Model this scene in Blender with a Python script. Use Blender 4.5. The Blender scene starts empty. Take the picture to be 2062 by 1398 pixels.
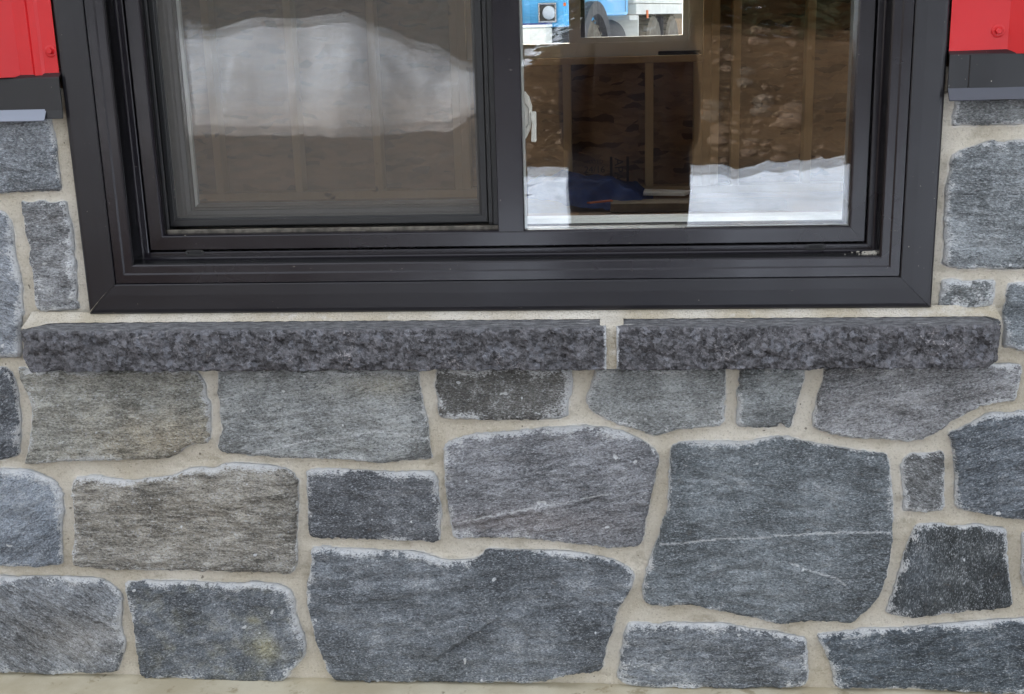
import bpy, bmesh, math, random
import numpy as np
from mathutils import Vector, Matrix
from mathutils.geometry import delaunay_2d_cdt
from mathutils.kdtree import KDTree

random.seed(7)
RNG = np.random.default_rng(7)
scene = bpy.context.scene
COL = scene.collection
R = math.radians

# ------------------------------------------------------------------ camera
cam_data = bpy.data.cameras.new("camera")
cam_data.sensor_width = 36.0
cam_data.lens = 36.0 * 2450.0 / 2062.0
cam_data.clip_start = 0.02
cam_data.clip_end = 2000.0
cam = bpy.data.objects.new("camera", cam_data)
COL.objects.link(cam)
YAW, PITCH, ROLL = 0.09002874, -0.26244897, -0.02858873
_f0 = Vector((-math.sin(YAW), math.cos(YAW), 0)); _r0 = Vector((math.cos(YAW), math.sin(YAW), 0))
_f = _f0 * math.cos(PITCH) + Vector((0, 0, 1)) * math.sin(PITCH)
_u = _r0.cross(_f)
_r = _r0 * math.cos(ROLL) + _u * math.sin(ROLL)
_u2 = -_r0 * math.sin(ROLL) + _u * math.cos(ROLL)
_m = Matrix((_r, _u2, -_f)).transposed().to_4x4()
_m.translation = Vector((0, -1.75, 1.55))
cam.matrix_world = _m
scene.camera = cam

# ------------------------------------------------------------------ sky, sun, exposure
SUN_EL, SUN_AZ = R(34), R(318)          # azimuth clockwise from +y: behind the building, to the left; the wall is in open shade
world = bpy.data.worlds.new("World"); scene.world = world; world.use_nodes = True
wn, wl = world.node_tree.nodes, world.node_tree.links
bg = wn["Background"]
sky = wn.new("ShaderNodeTexSky"); sky.sky_type = 'NISHITA'; sky.sun_disc = False
sky.sun_elevation = SUN_EL; sky.sun_rotation = SUN_AZ
sky.air_density = 1.2; sky.dust_density = 6.0; sky.ozone_density = 1.0
hs = wn.new("ShaderNodeHueSaturation"); hs.inputs["Saturation"].default_value = 0.28
wl.new(sky.outputs[0], hs.inputs["Color"]); wl.new(hs.outputs[0], bg.inputs[0])
bg.inputs[1].default_value = 0.15
sun_d = bpy.data.lights.new("sun", 'SUN'); sun_d.energy = 1.25; sun_d.angle = R(14); sun_d.color = (1.0, 0.97, 0.93)
sun = bpy.data.objects.new("sun", sun_d); COL.objects.link(sun)
_sd = Vector((math.sin(SUN_AZ) * math.cos(SUN_EL), math.cos(SUN_AZ) * math.cos(SUN_EL), math.sin(SUN_EL)))
sun.rotation_euler = (-_sd).to_track_quat('-Z', 'Y').to_euler()
vs = scene.view_settings
vs.view_transform = 'Standard'; vs.look = 'None'; vs.gamma = 1.0; vs.use_curve_mapping = False
vs.exposure = 2.08
scene.cycles.max_bounces = 10; scene.cycles.transparent_max_bounces = 24
scene.cycles.diffuse_bounces = 3; scene.cycles.glossy_bounces = 4
scene.cycles.caustics_reflective = False; scene.cycles.caustics_refractive = False
scene.cycles.sample_clamp_indirect = 3.0
scene.cycles.use_denoising = True
scene.cycles.denoiser = 'OPENIMAGEDENOISE'
scene.render.filter_size = 1.0

# ------------------------------------------------------------------ helpers
def srgb(r, g, b):
    f = lambda c: (c / 255) / 12.92 if c <= 10 else (((c / 255) + 0.055) / 1.055) ** 2.4
    return (f(r), f(g), f(b), 1.0)

def tag(o, label=None, cat=None, group=None, kind=None):
    if label: o["label"] = label
    if cat: o["category"] = cat
    if group: o["group"] = group
    if kind: o["kind"] = kind
    return o

def link(o, parent=None):
    COL.objects.link(o)
    if parent is not None: o.parent = parent
    return o

def empty(name, loc=(0, 0, 0), rz=0.0):
    o = bpy.data.objects.new(name, None); o.location = loc; o.rotation_euler = (0, 0, rz)
    o.empty_display_size = 0.05
    return link(o)

def mesh_obj(name, verts, faces, mat, parent=None, smooth=False, loc=None):
    me = bpy.data.meshes.new(name); me.from_pydata([tuple(v) for v in verts], [], [tuple(f) for f in faces])
    if smooth: me.polygons.foreach_set("use_smooth", [True] * len(me.polygons))
    if mat is not None: me.materials.append(mat)
    me.update()
    o = bpy.data.objects.new(name, me)
    if loc is not None: o.location = loc
    return link(o, parent)

def bm_obj(name, bm, mat, parent=None, smooth=False, bevel=0.0, seg=2):
    bmesh.ops.recalc_face_normals(bm, faces=bm.faces[:])
    if bevel > 0:
        bmesh.ops.bevel(bm, geom=[e for e in bm.edges if len(e.link_faces) == 2 and e.calc_face_angle(0) > 0.4], offset=bevel, segments=seg, affect='EDGES', profile=0.5, clamp_overlap=True)
    me = bpy.data.meshes.new(name); bm.to_mesh(me); bm.free()
    if smooth: me.polygons.foreach_set("use_smooth", [True] * len(me.polygons))
    if mat is not None: me.materials.append(mat)
    return link(bpy.data.objects.new(name, me), parent)

def add_box(bm, x0, x1, y0, y1, z0, z1):
    v = [bm.verts.new(p) for p in ((x0,y0,z0),(x1,y0,z0),(x1,y1,z0),(x0,y1,z0),(x0,y0,z1),(x1,y0,z1),(x1,y1,z1),(x0,y1,z1))]
    for f in ((0,3,2,1),(4,5,6,7),(0,1,5,4),(1,2,6,5),(2,3,7,6),(3,0,4,7)): bm.faces.new([v[i] for i in f])
    return v

def box(name, x0, x1, y0, y1, z0, z1, mat, parent=None, bevel=0.0, seg=2):
    bm = bmesh.new(); add_box(bm, x0, x1, y0, y1, z0, z1)
    return bm_obj(name, bm, mat, parent, bevel=bevel, seg=seg)

def prism(name, pts, axis, a0, a1, mat, parent=None, bevel=0.0, smooth=False):
    """closed 2-D outline pts, extruded along axis ('x','y','z') from a0 to a1"""
    def P(u, v, a): return {'x': (a, u, v), 'y': (u, a, v), 'z': (u, v, a)}[axis]
    bm = bmesh.new()
    A = [bm.verts.new(P(u, v, a0)) for u, v in pts]; B = [bm.verts.new(P(u, v, a1)) for u, v in pts]
    n = len(pts)
    bm.faces.new(A); bm.faces.new(B[::-1])
    for i in range(n): bm.faces.new((A[i], B[i], B[(i + 1) % n], A[(i + 1) % n]))
    return bm_obj(name, bm, mat, parent, smooth=smooth, bevel=bevel)

def lathe(bm, prof, axis, c, seg=32):
    """prof: [(radius, a)], spun about axis through c"""
    rings = []
    for r, a in prof:
        ring = []
        for k in range(seg):
            t = 2 * math.pi * k / seg; p, q = r * math.cos(t), r * math.sin(t)
            off = {'x': (a, p, q), 'y': (p, a, q), 'z': (p, q, a)}[axis]
            ring.append(bm.verts.new((c[0] + off[0], c[1] + off[1], c[2] + off[2])))
        rings.append(ring)
    for i in range(len(rings) - 1):
        for k in range(seg):
            bm.faces.new((rings[i][k], rings[i][(k + 1) % seg], rings[i + 1][(k + 1) % seg], rings[i + 1][k]))
    bm.faces.new(rings[0]); bm.faces.new(rings[-1][::-1])

# vectorised gradient noise (numpy)
_perm = RNG.permutation(512); _perm = np.concatenate([_perm, _perm, _perm])
_grad = RNG.normal(size=(512, 3)); _grad /= np.linalg.norm(_grad, axis=1)[:, None]
def pnoise(P):
    P = np.asarray(P, float); I = np.floor(P).astype(int); F = P - I
    U = F * F * F * (F * (F * 6 - 15) + 10); out = 0
    for dx in (0, 1):
        for dy in (0, 1):
            for dz in (0, 1):
                h = _perm[(_perm[(_perm[(I[:, 0] + dx) % 512] + I[:, 1] + dy) % 512] + I[:, 2] + dz) % 512]
                g = _grad[h]
                d = g[:, 0] * (F[:, 0] - dx) + g[:, 1] * (F[:, 1] - dy) + g[:, 2] * (F[:, 2] - dz)
                w = (U[:, 0] if dx else 1 - U[:, 0]) * (U[:, 1] if dy else 1 - U[:, 1]) * (U[:, 2] if dz else 1 - U[:, 2])
                out = out + d * w
    return out * 1.5
def fbm(P, octv=4, lac=2.1, gain=0.5):
    P = np.asarray(P, float); a, s, o = 1.0, 0.0, 0.0
    for k in range(octv):
        o = o + a * pnoise(P + 17.3 * k); s += a; a *= gain; P = P * lac
    return o / s
def sstep(a, b, x):
    t = np.clip((x - a) / (b - a), 0, 1); return t * t * (3 - 2 * t)

# ------------------------------------------------------------------ material helpers
class NT:
    def __init__(s, name):
        s.m = bpy.data.materials.new(name); s.m.use_nodes = True
        s.n, s.l = s.m.node_tree.nodes, s.m.node_tree.links
        s.b = s.n["Principled BSDF"]
    def node(s, t, **kw):
        n = s.n.new(t)
        for k, v in kw.items(): setattr(n, k, v)
        return n
    def put(s, sock, v):
        if isinstance(v, bpy.types.NodeSocket): s.l.new(v, sock)
        else:
            if isinstance(v, tuple) and len(v) == 3 and sock.type == 'RGBA': v = (*v, 1.0)
            sock.default_value = v
    def set(s, **kw):
        for k, v in kw.items(): s.put(s.b.inputs[k.replace("_", " ")], v)
    def attr(s, name, out="Fac"):
        n = s.node("ShaderNodeAttribute", attribute_name=name); return n.outputs[out]
    def coord(s, which="Object"): return s.node("ShaderNodeTexCoord").outputs[which]
    def mapping(s, vec, scale=(1, 1, 1), rot=(0, 0, 0), loc=(0, 0, 0)):
        n = s.node("ShaderNodeMapping"); s.l.new(vec, n.inputs[0]); n.inputs["Scale"].default_value = scale
        n.inputs["Rotation"].default_value = rot; n.inputs["Location"].default_value = loc; return n.outputs[0]
    def noise(s, vec, scale, detail=3.0, rough=0.5, dist=0.0, out="Fac"):
        n = s.node("ShaderNodeTexNoise"); s.l.new(vec, n.inputs["Vector"])
        n.inputs["Scale"].default_value = scale; n.inputs["Detail"].default_value = detail
        n.inputs["Roughness"].default_value = rough; n.inputs["Distortion"].default_value = dist
        return n.outputs[out]
    def voro(s, vec, scale, out="Color", feature='F1', rnd=1.0):
        n = s.node("ShaderNodeTexVoronoi", feature=feature); s.l.new(vec, n.inputs["Vector"])
        n.inputs["Scale"].default_value = scale; n.inputs["Randomness"].default_value = rnd; return n.outputs[out]
    def math(s, op, a, b=0.0, c=0.0, clamp=False):
        n = s.node("ShaderNodeMath", operation=op, use_clamp=clamp)
        s.put(n.inputs[0], a); s.put(n.inputs[1], b); s.put(n.inputs[2], c); return n.outputs[0]
    def ramp(s, fac, a, b, lo=0.0, hi=1.0):
        n = s.node("ShaderNodeMapRange", interpolation_type='SMOOTHSTEP')
        s.put(n.inputs["Value"], fac); s.put(n.inputs["From Min"], a); s.put(n.inputs["From Max"], b)
        s.put(n.inputs["To Min"], lo); s.put(n.inputs["To Max"], hi); return n.outputs["Result"]
    def mix(s, fac, a, b, mode='MIX'):
        n = s.node("ShaderNodeMix", data_type='RGBA', blend_type=mode)
        s.put(n.inputs["Factor"], fac); s.put(n.inputs["A"], a) if False else None
        s.put(n.inputs[6], a); s.put(n.inputs[7], b); return n.outputs[2]
    def bump(s, h, strength=0.5, dist=0.002, normal=None):
        n = s.node("ShaderNodeBump"); n.inputs["Strength"].default_value = strength; n.inputs["Distance"].default_value = dist
        s.put(n.inputs["Height"], h)
        if normal is not None: s.l.new(normal, n.inputs["Normal"])
        return n.outputs[0]
    def out_shader(s, sh): s.l.new(sh, s.n["Material Output"].inputs["Surface"])

# ---- stone: base colour / grain / edge bloom come from attributes baked on each stone's mesh
def m_stone():
    t = NT("field_stone")
    g = t.attr("grain", "Vector"); base = t.attr("tone", "Color"); edge = t.attr("edge"); vein = t.attr("vein"); chalk = t.attr("chalk"); streak = t.attr("streak")
    gs = t.mapping(g, (1, 1, 3.6))
    big = t.noise(g, 11, 3, 0.6)
    band = t.noise(t.mapping(g, (1, 1, 6)), 26, 4, 0.68, 0.6)
    fine = t.noise(t.mapping(g, (1, 1, 2.2)), 190, 2, 0.7)
    salt = t.noise(t.mapping(g, (1, 1, 1.9)), 300, 2, 0.7)
    n1 = t.noise(g, 55, 3, 0.72)
    bandk = t.math('ADD', 0.5, t.math('MULTIPLY', t.math('SUBTRACT', band, 0.5), streak))
    v = t.math('ADD', t.math('MULTIPLY', big, 0.85), t.math('MULTIPLY', bandk, 0.8))
    v = t.math('ADD', v, t.math('MULTIPLY', fine, 0.9))
    v = t.ramp(v, 0.92, 1.62, 0.45, 1.9)
    sp = t.math('ADD', salt, t.math('MULTIPLY', t.math('SUBTRACT', t.math('ADD', t.math('MULTIPLY', n1, 0.6), t.math('MULTIPLY', bandk, 0.5)), 0.55), 0.45))
    c = t.mix(1.0, base, v, 'MULTIPLY')
    c = t.mix(t.ramp(sp, 0.54, 0.74, 0, 0.72), c, srgb(176, 180, 185))
    c = t.mix(t.ramp(sp, 0.46, 0.28, 0, 0.68), c, srgb(46, 49, 55))
    c = t.mix(t.ramp(fine, 0.58, 0.74, 0, 0.42), c, srgb(188, 191, 193))
    c = t.mix(t.ramp(n1, 0.38, 0.26, 0, 0.12), c, srgb(150, 132, 112))
    # lime bloom: scattered clouds and a broken fringe along the joints
    cloud = t.ramp(t.math('ADD', t.math('MULTIPLY', big, 0.62), t.math('MULTIPLY', n1, 0.55)), 0.58, 0.80)
    cloud = t.math('MULTIPLY', t.math('MULTIPLY', cloud, t.ramp(salt, 0.38, 0.60)), chalk)
    mixn = t.math('ADD', t.math('MULTIPLY', big, 0.7), t.math('MULTIPLY', n1, 0.45))
    w = t.math('MULTIPLY', t.ramp(mixn, 0.50, 0.70, 0.8, 24.0), t.math('ADD', t.math('MULTIPLY', chalk, 0.9), 0.35))
    rim = t.math('SUBTRACT', 1.0, t.math('DIVIDE', edge, w), clamp=True)
    rim = t.ramp(t.math('ADD', rim, t.math('MULTIPLY', t.math('SUBTRACT', salt, 0.5), 2.2)), 0.25, 0.95)
    lip = t.ramp(t.math('SUBTRACT', t.math('SUBTRACT', edge, t.math('MULTIPLY', t.math('SUBTRACT', salt, 0.5), 7.0)), t.math('MULTIPLY', t.math('SUBTRACT', mixn, 0.48), 15.0)), 0.8, -0.8, 0, 0.92)
    rim = t.math('MAXIMUM', t.math('MULTIPLY', rim, 0.85), lip)
    vm = t.ramp(t.math('SUBTRACT', vein, t.math('MULTIPLY', salt, 3.4)), 0.9, -1.4, 0, 0.62)
    chip = t.ramp(t.noise(g, 62, 1, 0.4), 0.765, 0.785, 0, 0.85)
    wht = t.math('MAXIMUM', t.math('MAXIMUM', t.math('MULTIPLY', cloud, 0.55), rim), t.math('MAXIMUM', vm, chip))
    c = t.mix(wht, c, t.mix(n1, srgb(190, 195, 202), srgb(222, 221, 217)))
    t.set(Base_Color=c, Roughness=0.82, Specular_IOR_Level=0.25)
    h = t.math('ADD', fine, t.math('MULTIPLY', salt, 0.5))
    t.set(Normal=t.bump(h, 1.0, 0.0030))
    return t.m

def m_mortar():
    t = NT("lime_mortar"); p = t.coord(); edge = t.attr("edge")
    n = t.noise(p, 6, 3, 0.55); n2 = t.noise(p, 55, 3, 0.6); n3 = t.noise(p, 300, 3, 0.75); n5 = t.noise(t.mapping(p, (1, 1, 2)), 17, 3, 0.6)
    c = t.mix(t.ramp(n, 0.36, 0.64), srgb(190, 181, 163), srgb(211, 204, 190))
    c = t.mix(t.ramp(n2, 0.45, 0.7, 0, 0.22), c, srgb(210, 203, 192))
    c = t.mix(t.ramp(n5, 0.54, 0.68, 0, 0.45), c, srgb(150, 141, 122))
    c = t.mix(t.ramp(n3, 0.54, 0.70, 0, 0.45), c, srgb(122, 112, 95))
    c = t.mix(t.ramp(n3, 0.46, 0.30, 0, 0.40), c, srgb(222, 216, 204))
    c = t.mix(t.ramp(t.noise(p, 120, 1, 0.5), 0.76, 0.79, 0, 0.7), c, srgb(84, 76, 64))
    lime = t.math('MULTIPLY', t.ramp(t.math('SUBTRACT', edge, t.math('MULTIPLY', n2, 6.0)), 0.4, -2.4, 0, 0.75), t.ramp(n, 0.40, 0.6, 0.2, 1.0))
    c = t.mix(lime, c, srgb(226, 223, 216))
    t.set(Base_Color=c, Roughness=0.95, Specular_IOR_Level=0.15)
    h = t.math('ADD', t.math('MULTIPLY', n3, 0.8), t.math('MULTIPLY', n2, 0.9))
    t.set(Normal=t.bump(h, 0.9, 0.0026)); return t.m

def m_bead():
    t = NT("pale_mortar_bead"); p = t.coord()
    n = t.noise(p, 7, 3, 0.5); n3 = t.noise(p, 420, 3, 0.6)
    c = t.mix(t.ramp(n, 0.4, 0.62), srgb(190, 180, 160), srgb(214, 208, 196))
    c = t.mix(t.ramp(n3, 0.52, 0.68, 0, 0.5), c, srgb(138, 126, 106)); c = t.mix(t.ramp(t.noise(p, 45, 4, 0.7), 0.54, 0.66, 0, 0.45), c, srgb(214, 210, 204))
    t.set(Base_Color=c, Roughness=0.95, Specular_IOR_Level=0.15, Normal=t.bump(n3, 1.0, 0.003)); return t.m

def m_granite():
    t = NT("rock_faced_granite"); p = t.coord(); top = t.attr("top"); edge = t.attr("edge")
    wob = t.node("ShaderNodeVectorMath", operation='ADD'); t.l.new(p, wob.inputs[0])
    nz = t.node("ShaderNodeVectorMath", operation='SCALE'); t.l.new(t.noise(p, 120, 3, 0.6, out="Color"), nz.inputs[0]); nz.inputs["Scale"].default_value = 0.012
    t.l.new(nz.outputs[0], wob.inputs[1])
    cr = t.voro(wob.outputs[0], 120); sep = t.node("ShaderNodeSeparateColor"); t.l.new(cr, sep.inputs[0])
    cr2 = t.voro(wob.outputs[0], 260); sep2 = t.node("ShaderNodeSeparateColor"); t.l.new(cr2, sep2.inputs[0])
    n2 = t.noise(p, 260, 3, 0.65); nm = t.noise(p, 105, 3, 0.65)
    k = t.math('ADD', t.math('ADD', t.math('MULTIPLY', sep.outputs[0], 0.25), t.math('MULTIPLY', sep2.outputs[0], 0.20)), t.math('ADD', t.math('MULTIPLY', nm, 0.75), t.math('MULTIPLY', n2, 0.45)))
    c = t.mix(t.ramp(k, 0.52, 1.12), srgb(52, 51, 53), srgb(128, 127, 131))
    c = t.mix(t.ramp(sep.outputs[1], 0.84, 0.9, 0, 0.35), c, srgb(152, 155, 164))
    c = t.mix(t.ramp(sep2.outputs[1], 0.86, 0.93, 0, 0.5), c, srgb(42, 42, 44))
    big = t.noise(p, 16, 3, 0.6)
    c = t.mix(t.ramp(big, 0.52, 0.70, 0, 0.35), c, srgb(58, 56, 58))
    ed = t.voro(wob.outputs[0], 75, "Distance", 'DISTANCE_TO_EDGE')
    lime = t.math('MULTIPLY', t.ramp(ed, 0.08, 0.0), t.ramp(big, 0.44, 0.34))
    lime = t.math('MULTIPLY', lime, t.ramp(n2, 0.42, 0.60))
    c = t.mix(t.math('MULTIPLY', lime, 0.75), c, srgb(196, 190, 190))
    c = t.mix(t.ramp(n2, 0.62, 0.74, 0, 0.42), c, srgb(172, 171, 175))
    # sawn top: finer, streaked along its length
    st = t.noise(t.mapping(p, (1, 5, 5)), 60, 5, 0.7)
    ct = t.mix(t.ramp(st, 0.35, 0.65), srgb(78, 79, 82), srgb(134, 135, 138))
    ct = t.mix(t.ramp(t.noise(t.mapping(p, (1, 6, 6)), 30, 5, 0.75), 0.56, 0.70, 0, 0.8), ct, srgb(200, 198, 196))
    c = t.mix(top, c, ct)
    c = t.mix(t.ramp(t.math('SUBTRACT', edge, t.math('MULTIPLY', n2, 8.0)), 0.0, -3.2, 0, 0.9), c, srgb(206, 208, 210))
    t.set(Base_Color=c, Roughness=0.62, Specular_IOR_Level=0.4)
    h = t.math('ADD', t.math('MULTIPLY', nm, 1.0), t.math('MULTIPLY', n2, 0.6))
    t.set(Normal=t.bump(h, 1.0, 0.007)); return t.m

def m_concrete():
    t = NT("foundation_concrete"); p = t.coord()
    n = t.noise(p, 6, 5, 0.6); n2 = t.noise(t.mapping(p, (1, 1, 0.4)), 28, 5, 0.7); n3 = t.noise(p, 500, 3, 0.6)
    c = t.mix(t.ramp(n, 0.35, 0.65), srgb(178, 168, 144), srgb(202, 195, 174))
    c = t.mix(t.ramp(n2, 0.56, 0.70, 0, 0.65), c, srgb(140, 126, 98))
    c = t.mix(t.ramp(n3, 0.55, 0.75, 0, 0.25), c, srgb(150, 140, 118))
    c = t.mix(t.ramp(t.noise(p, 45, 4, 0.6), 0.66, 0.72, 0, 0.6), c, srgb(108, 96, 74))
    t.set(Base_Color=c, Roughness=0.9, Specular_IOR_Level=0.2, Normal=t.bump(t.math('ADD', n3, t.math('MULTIPLY', n2, 2.0)), 0.4, 0.0015)); return t.m

def m_frame(name="bronze_vinyl", col=(25, 22, 28), rough=0.22, dust=1.0):
    t = NT(name); p = t.coord()
    n = t.noise(p, 7, 3, 0.5); sp = t.noise(p, 260, 2, 0.5); cl = t.noise(p, 11, 3, 0.6); fine = t.noise(p, 1500, 2, 0.5)
    c = t.mix(t.ramp(n, 0.35, 0.65), srgb(*col), srgb(col[0] + 5, col[1] + 5, col[2] + 4))
    d = t.math('MULTIPLY', t.ramp(sp, 0.75, 0.78), t.ramp(cl, 0.50, 0.62))
    sc = t.noise(t.mapping(p, (60, 60, 420), (0, 0.5, 0)), 1.0, 2, 0.5)
    d2 = t.math('MULTIPLY', t.ramp(sc, 0.74, 0.78), t.ramp(t.noise(p, 17, 2, 0.5), 0.58, 0.68))
    d = t.math('MULTIPLY', t.math('MAXIMUM', d, t.math('MULTIPLY', d2, 0.5)), 0.95 * dust)
    c = t.mix(d, c, srgb(205, 196, 178))
    t.set(Base_Color=c, Roughness=t.ramp(n, 0.3, 0.7, rough - 0.03, rough + 0.06), Specular_IOR_Level=0.48)
    t.set(Normal=t.bump(fine, 0.06, 0.0004)); return t.m

def m_plain(name, col, rough=0.5, spec=0.5, metal=0.0, var=0.0, vscale=10.0):
    t = NT(name)
    if var > 0:
        p = t.coord(); n = t.noise(p, vscale, 4, 0.6)
        lo = tuple(max(0, c * (1 - var)) for c in col[:3]); hi = tuple(min(1, c * (1 + var)) for c in col[:3])
        t.set(Base_Color=t.mix(t.ramp(n, 0.3, 0.7), lo, hi))
    else: t.set(Base_Color=col)
    t.set(Roughness=rough, Specular_IOR_Level=spec, Metallic=metal); return t.m

def m_red():
    t = NT("red_painted_steel"); p = t.coord()
    n = t.noise(p, 6, 3, 0.5); sp = t.noise(p, 330, 2, 0.5); cl = t.noise(p, 16, 2, 0.5)
    c = t.mix(t.ramp(n, 0.3, 0.7), srgb(196, 20, 28), srgb(206, 26, 33))
    d = t.math('MULTIPLY', t.ramp(sp, 0.77, 0.81), t.ramp(cl, 0.5, 0.65))
    c = t.mix(t.math('MULTIPLY', d, 0.6), c, srgb(226, 196, 180))
    t.set(Base_Color=c, Roughness=0.33, Specular_IOR_Level=0.5); return t.m

def m_glass(r0=0.047, tint=(0.992, 0.995, 0.990)):
    t = NT("clear_window_glass")
    fac = t.node("ShaderNodeLayerWeight"); fac.inputs["Blend"].default_value = 0.5
    f5 = t.math('POWER', fac.outputs["Facing"], 5.0)
    r = t.math('ADD', r0, t.math('MULTIPLY', f5, 1 - r0))
    gl = t.node("ShaderNodeBsdfGlossy"); gl.inputs["Roughness"].default_value = 0.0; gl.inputs["Color"].default_value = (1, 1, 1, 1)
    tr = t.node("ShaderNodeBsdfTransparent"); tr.inputs["Color"].default_value = (*tint, 1)
    p = t.coord(); gl_n = t.bump(t.noise(p, 4.0, 1, 0.4), 0.12, 0.0012); t.l.new(gl_n, gl.inputs["Normal"])
    mx = t.node("ShaderNodeMixShader"); t.l.new(r, mx.inputs[0]); t.l.new(tr.outputs[0], mx.inputs[1]); t.l.new(gl.outputs[0], mx.inputs[2])
    t.n.remove(t.b); t.out_shader(mx.outputs[0]); return t.m

def m_wood(name="spruce_lumber", a=(164, 138, 98), b=(190, 164, 124)):
    t = NT(name); p = t.coord()
    n = t.noise(t.mapping(p, (24, 24, 1.2)), 2.0, 4, 0.6, 1.2); k = t.noise(p, 9, 2, 0.5)
    c = t.mix(n, srgb(*a), srgb(*b)); c = t.mix(t.ramp(k, 0.72, 0.77), c, srgb(74, 48, 26))
    t.set(Base_Color=c, Roughness=0.75); return t.m

def m_osb():
    t = NT("strand_board"); p = t.coord()
    wob = t.node("ShaderNodeVectorMath", operation='ADD'); t.l.new(p, wob.inputs[0])
    nz = t.node("ShaderNodeVectorMath", operation='SCALE'); t.l.new(t.noise(p, 9, 3, 0.6, out="Color"), nz.inputs[0]); nz.inputs["Scale"].default_value = 0.05
    t.l.new(nz.outputs[0], wob.inputs[1]); q = wob.outputs[0]
    va = t.voro(t.mapping(q, (14, 14, 46), (0, 0.5, 0)), 1.0); vb = t.voro(t.mapping(q, (12, 12, 40), (0, -0.9, 0), (3, 5, 7)), 1.0)
    sa = t.node("ShaderNodeSeparateColor"); t.l.new(va, sa.inputs[0]); sb = t.node("ShaderNodeSeparateColor"); t.l.new(vb, sb.inputs[0])
    k = t.math('ADD', t.math('MULTIPLY', sa.outputs[0], 0.5), t.math('MULTIPLY', sb.outputs[1], 0.5))
    c = t.mix(k, srgb(104, 80, 58), srgb(150, 120, 90)); c = t.mix(t.ramp(sb.outputs[2], 0.85, 0.92, 0, 0.8), c, srgb(54, 28, 18))
    t.set(Base_Color=c, Roughness=0.7); return t.m

def m_dirt():
    t = NT("gravelly_dirt"); p = t.coord()
    n = t.noise(p, 0.6, 5, 0.6); n2 = t.noise(p, 7, 6, 0.7); n3 = t.noise(p, 60, 3, 0.6); n4 = t.noise(p, 22, 3, 0.7)
    c = t.mix(t.ramp(n, 0.35, 0.65), srgb(56, 45, 33), srgb(88, 72, 55)); c = t.mix(t.ramp(n2, 0.45, 0.7, 0, 0.7), c, srgb(44, 35, 25))
    c = t.mix(t.ramp(n2, 0.40, 0.26, 0, 0.6), c, srgb(132, 112, 86))
    c = t.mix(t.ramp(n3, 0.60, 0.72, 0, 0.4), c, srgb(150, 136, 116))
    c = t.mix(t.ramp(n4, 0.56, 0.66, 0, 0.7), c, srgb(140, 122, 98)); c = t.mix(t.ramp(n4, 0.44, 0.34, 0, 0.7), c, srgb(32, 25, 18))
    t.set(Base_Color=c, Roughness=0.95, Specular_IOR_Level=0.1, Normal=t.bump(t.math('ADD', n2, t.math('MULTIPLY', n3, 0.4)), 0.9, 0.08)); return t.m

def m_snow(name="old_snow", white=(222, 234, 252), grey=(192, 190, 188)):
    t = NT(name); p = t.coord()
    n = t.noise(p, 1.1, 5, 0.6); n2 = t.noise(p, 9, 5, 0.65)
    sepz = t.node("ShaderNodeSeparateXYZ"); t.l.new(p, sepz.inputs[0])
    foot = t.ramp(t.math('ADD', sepz.outputs[2], t.math('MULTIPLY', t.math('SUBTRACT', n, 0.5), 1.6)), 0.75, 0.05, 0, 0.55)
    foot = t.math('MULTIPLY', foot, t.ramp(sepz.outputs[1], -14.2, -14.8))      # mud splashed on the ploughed pile's foot
    c = t.mix(t.ramp(n, 0.48, 0.70, 0, 0.55), srgb(*white), srgb(*grey)); c = t.mix(foot, c, srgb(150, 134, 116)); c = t.mix(t.ramp(n2, 0.66, 0.80, 0, 0.4), c, srgb(140, 122, 102))
    t.set(Base_Color=c, Roughness=0.8, Specular_IOR_Level=0.2, Normal=t.bump(n2, 0.5, 0.05)); return t.m

def m_foliage():
    t = NT("spruce_needles"); p = t.coord(); n = t.noise(p, 3, 4, 0.6)
    t.set(Base_Color=t.mix(n, (0.008, 0.013, 0.006), (0.022, 0.032, 0.014)), Roughness=0.7, Specular_IOR_Level=0.2); return t.m

def m_bark():
    t = NT("spruce_bark"); p = t.coord(); n = t.noise(t.mapping(p, (8, 8, 2)), 2, 4, 0.6)
    t.set(Base_Color=t.mix(n, (0.06, 0.045, 0.035), (0.16, 0.13, 0.10)), Roughness=0.9); return t.m

M = dict(stone=m_stone(), mortar=m_mortar(), bead=m_bead(), granite=m_granite(), concrete=m_concrete(), frame=m_frame(),
         trim=m_frame("charcoal_trim", (27, 26, 31), 0.32, 0.6), flash=m_frame("black_flashing", (28, 28, 31), 0.32, 1.5), sash=m_frame("sash_vinyl", (33, 33, 34), 0.38, 1.3),
         red=m_red(), glass=m_glass(), wood=m_wood(), osb=m_osb(), dirt=m_dirt(), snow=m_snow(), dirty_snow=m_snow("ploughed_snow", (196, 204, 216), (158, 152, 146)), needles=m_foliage(), bark=m_bark(),
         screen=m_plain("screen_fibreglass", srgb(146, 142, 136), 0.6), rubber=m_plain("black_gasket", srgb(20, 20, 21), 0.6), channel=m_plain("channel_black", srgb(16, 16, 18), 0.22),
         white=m_plain("white_vinyl", srgb(240, 240, 234), 0.4, var=0.03), spacer=m_plain("alloy_spacer", srgb(176, 178, 174), 0.4, metal=0.3),
         ply=m_plain("floor_sheathing", srgb(126, 100, 70), 0.7, var=0.25, vscale=6))

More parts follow.
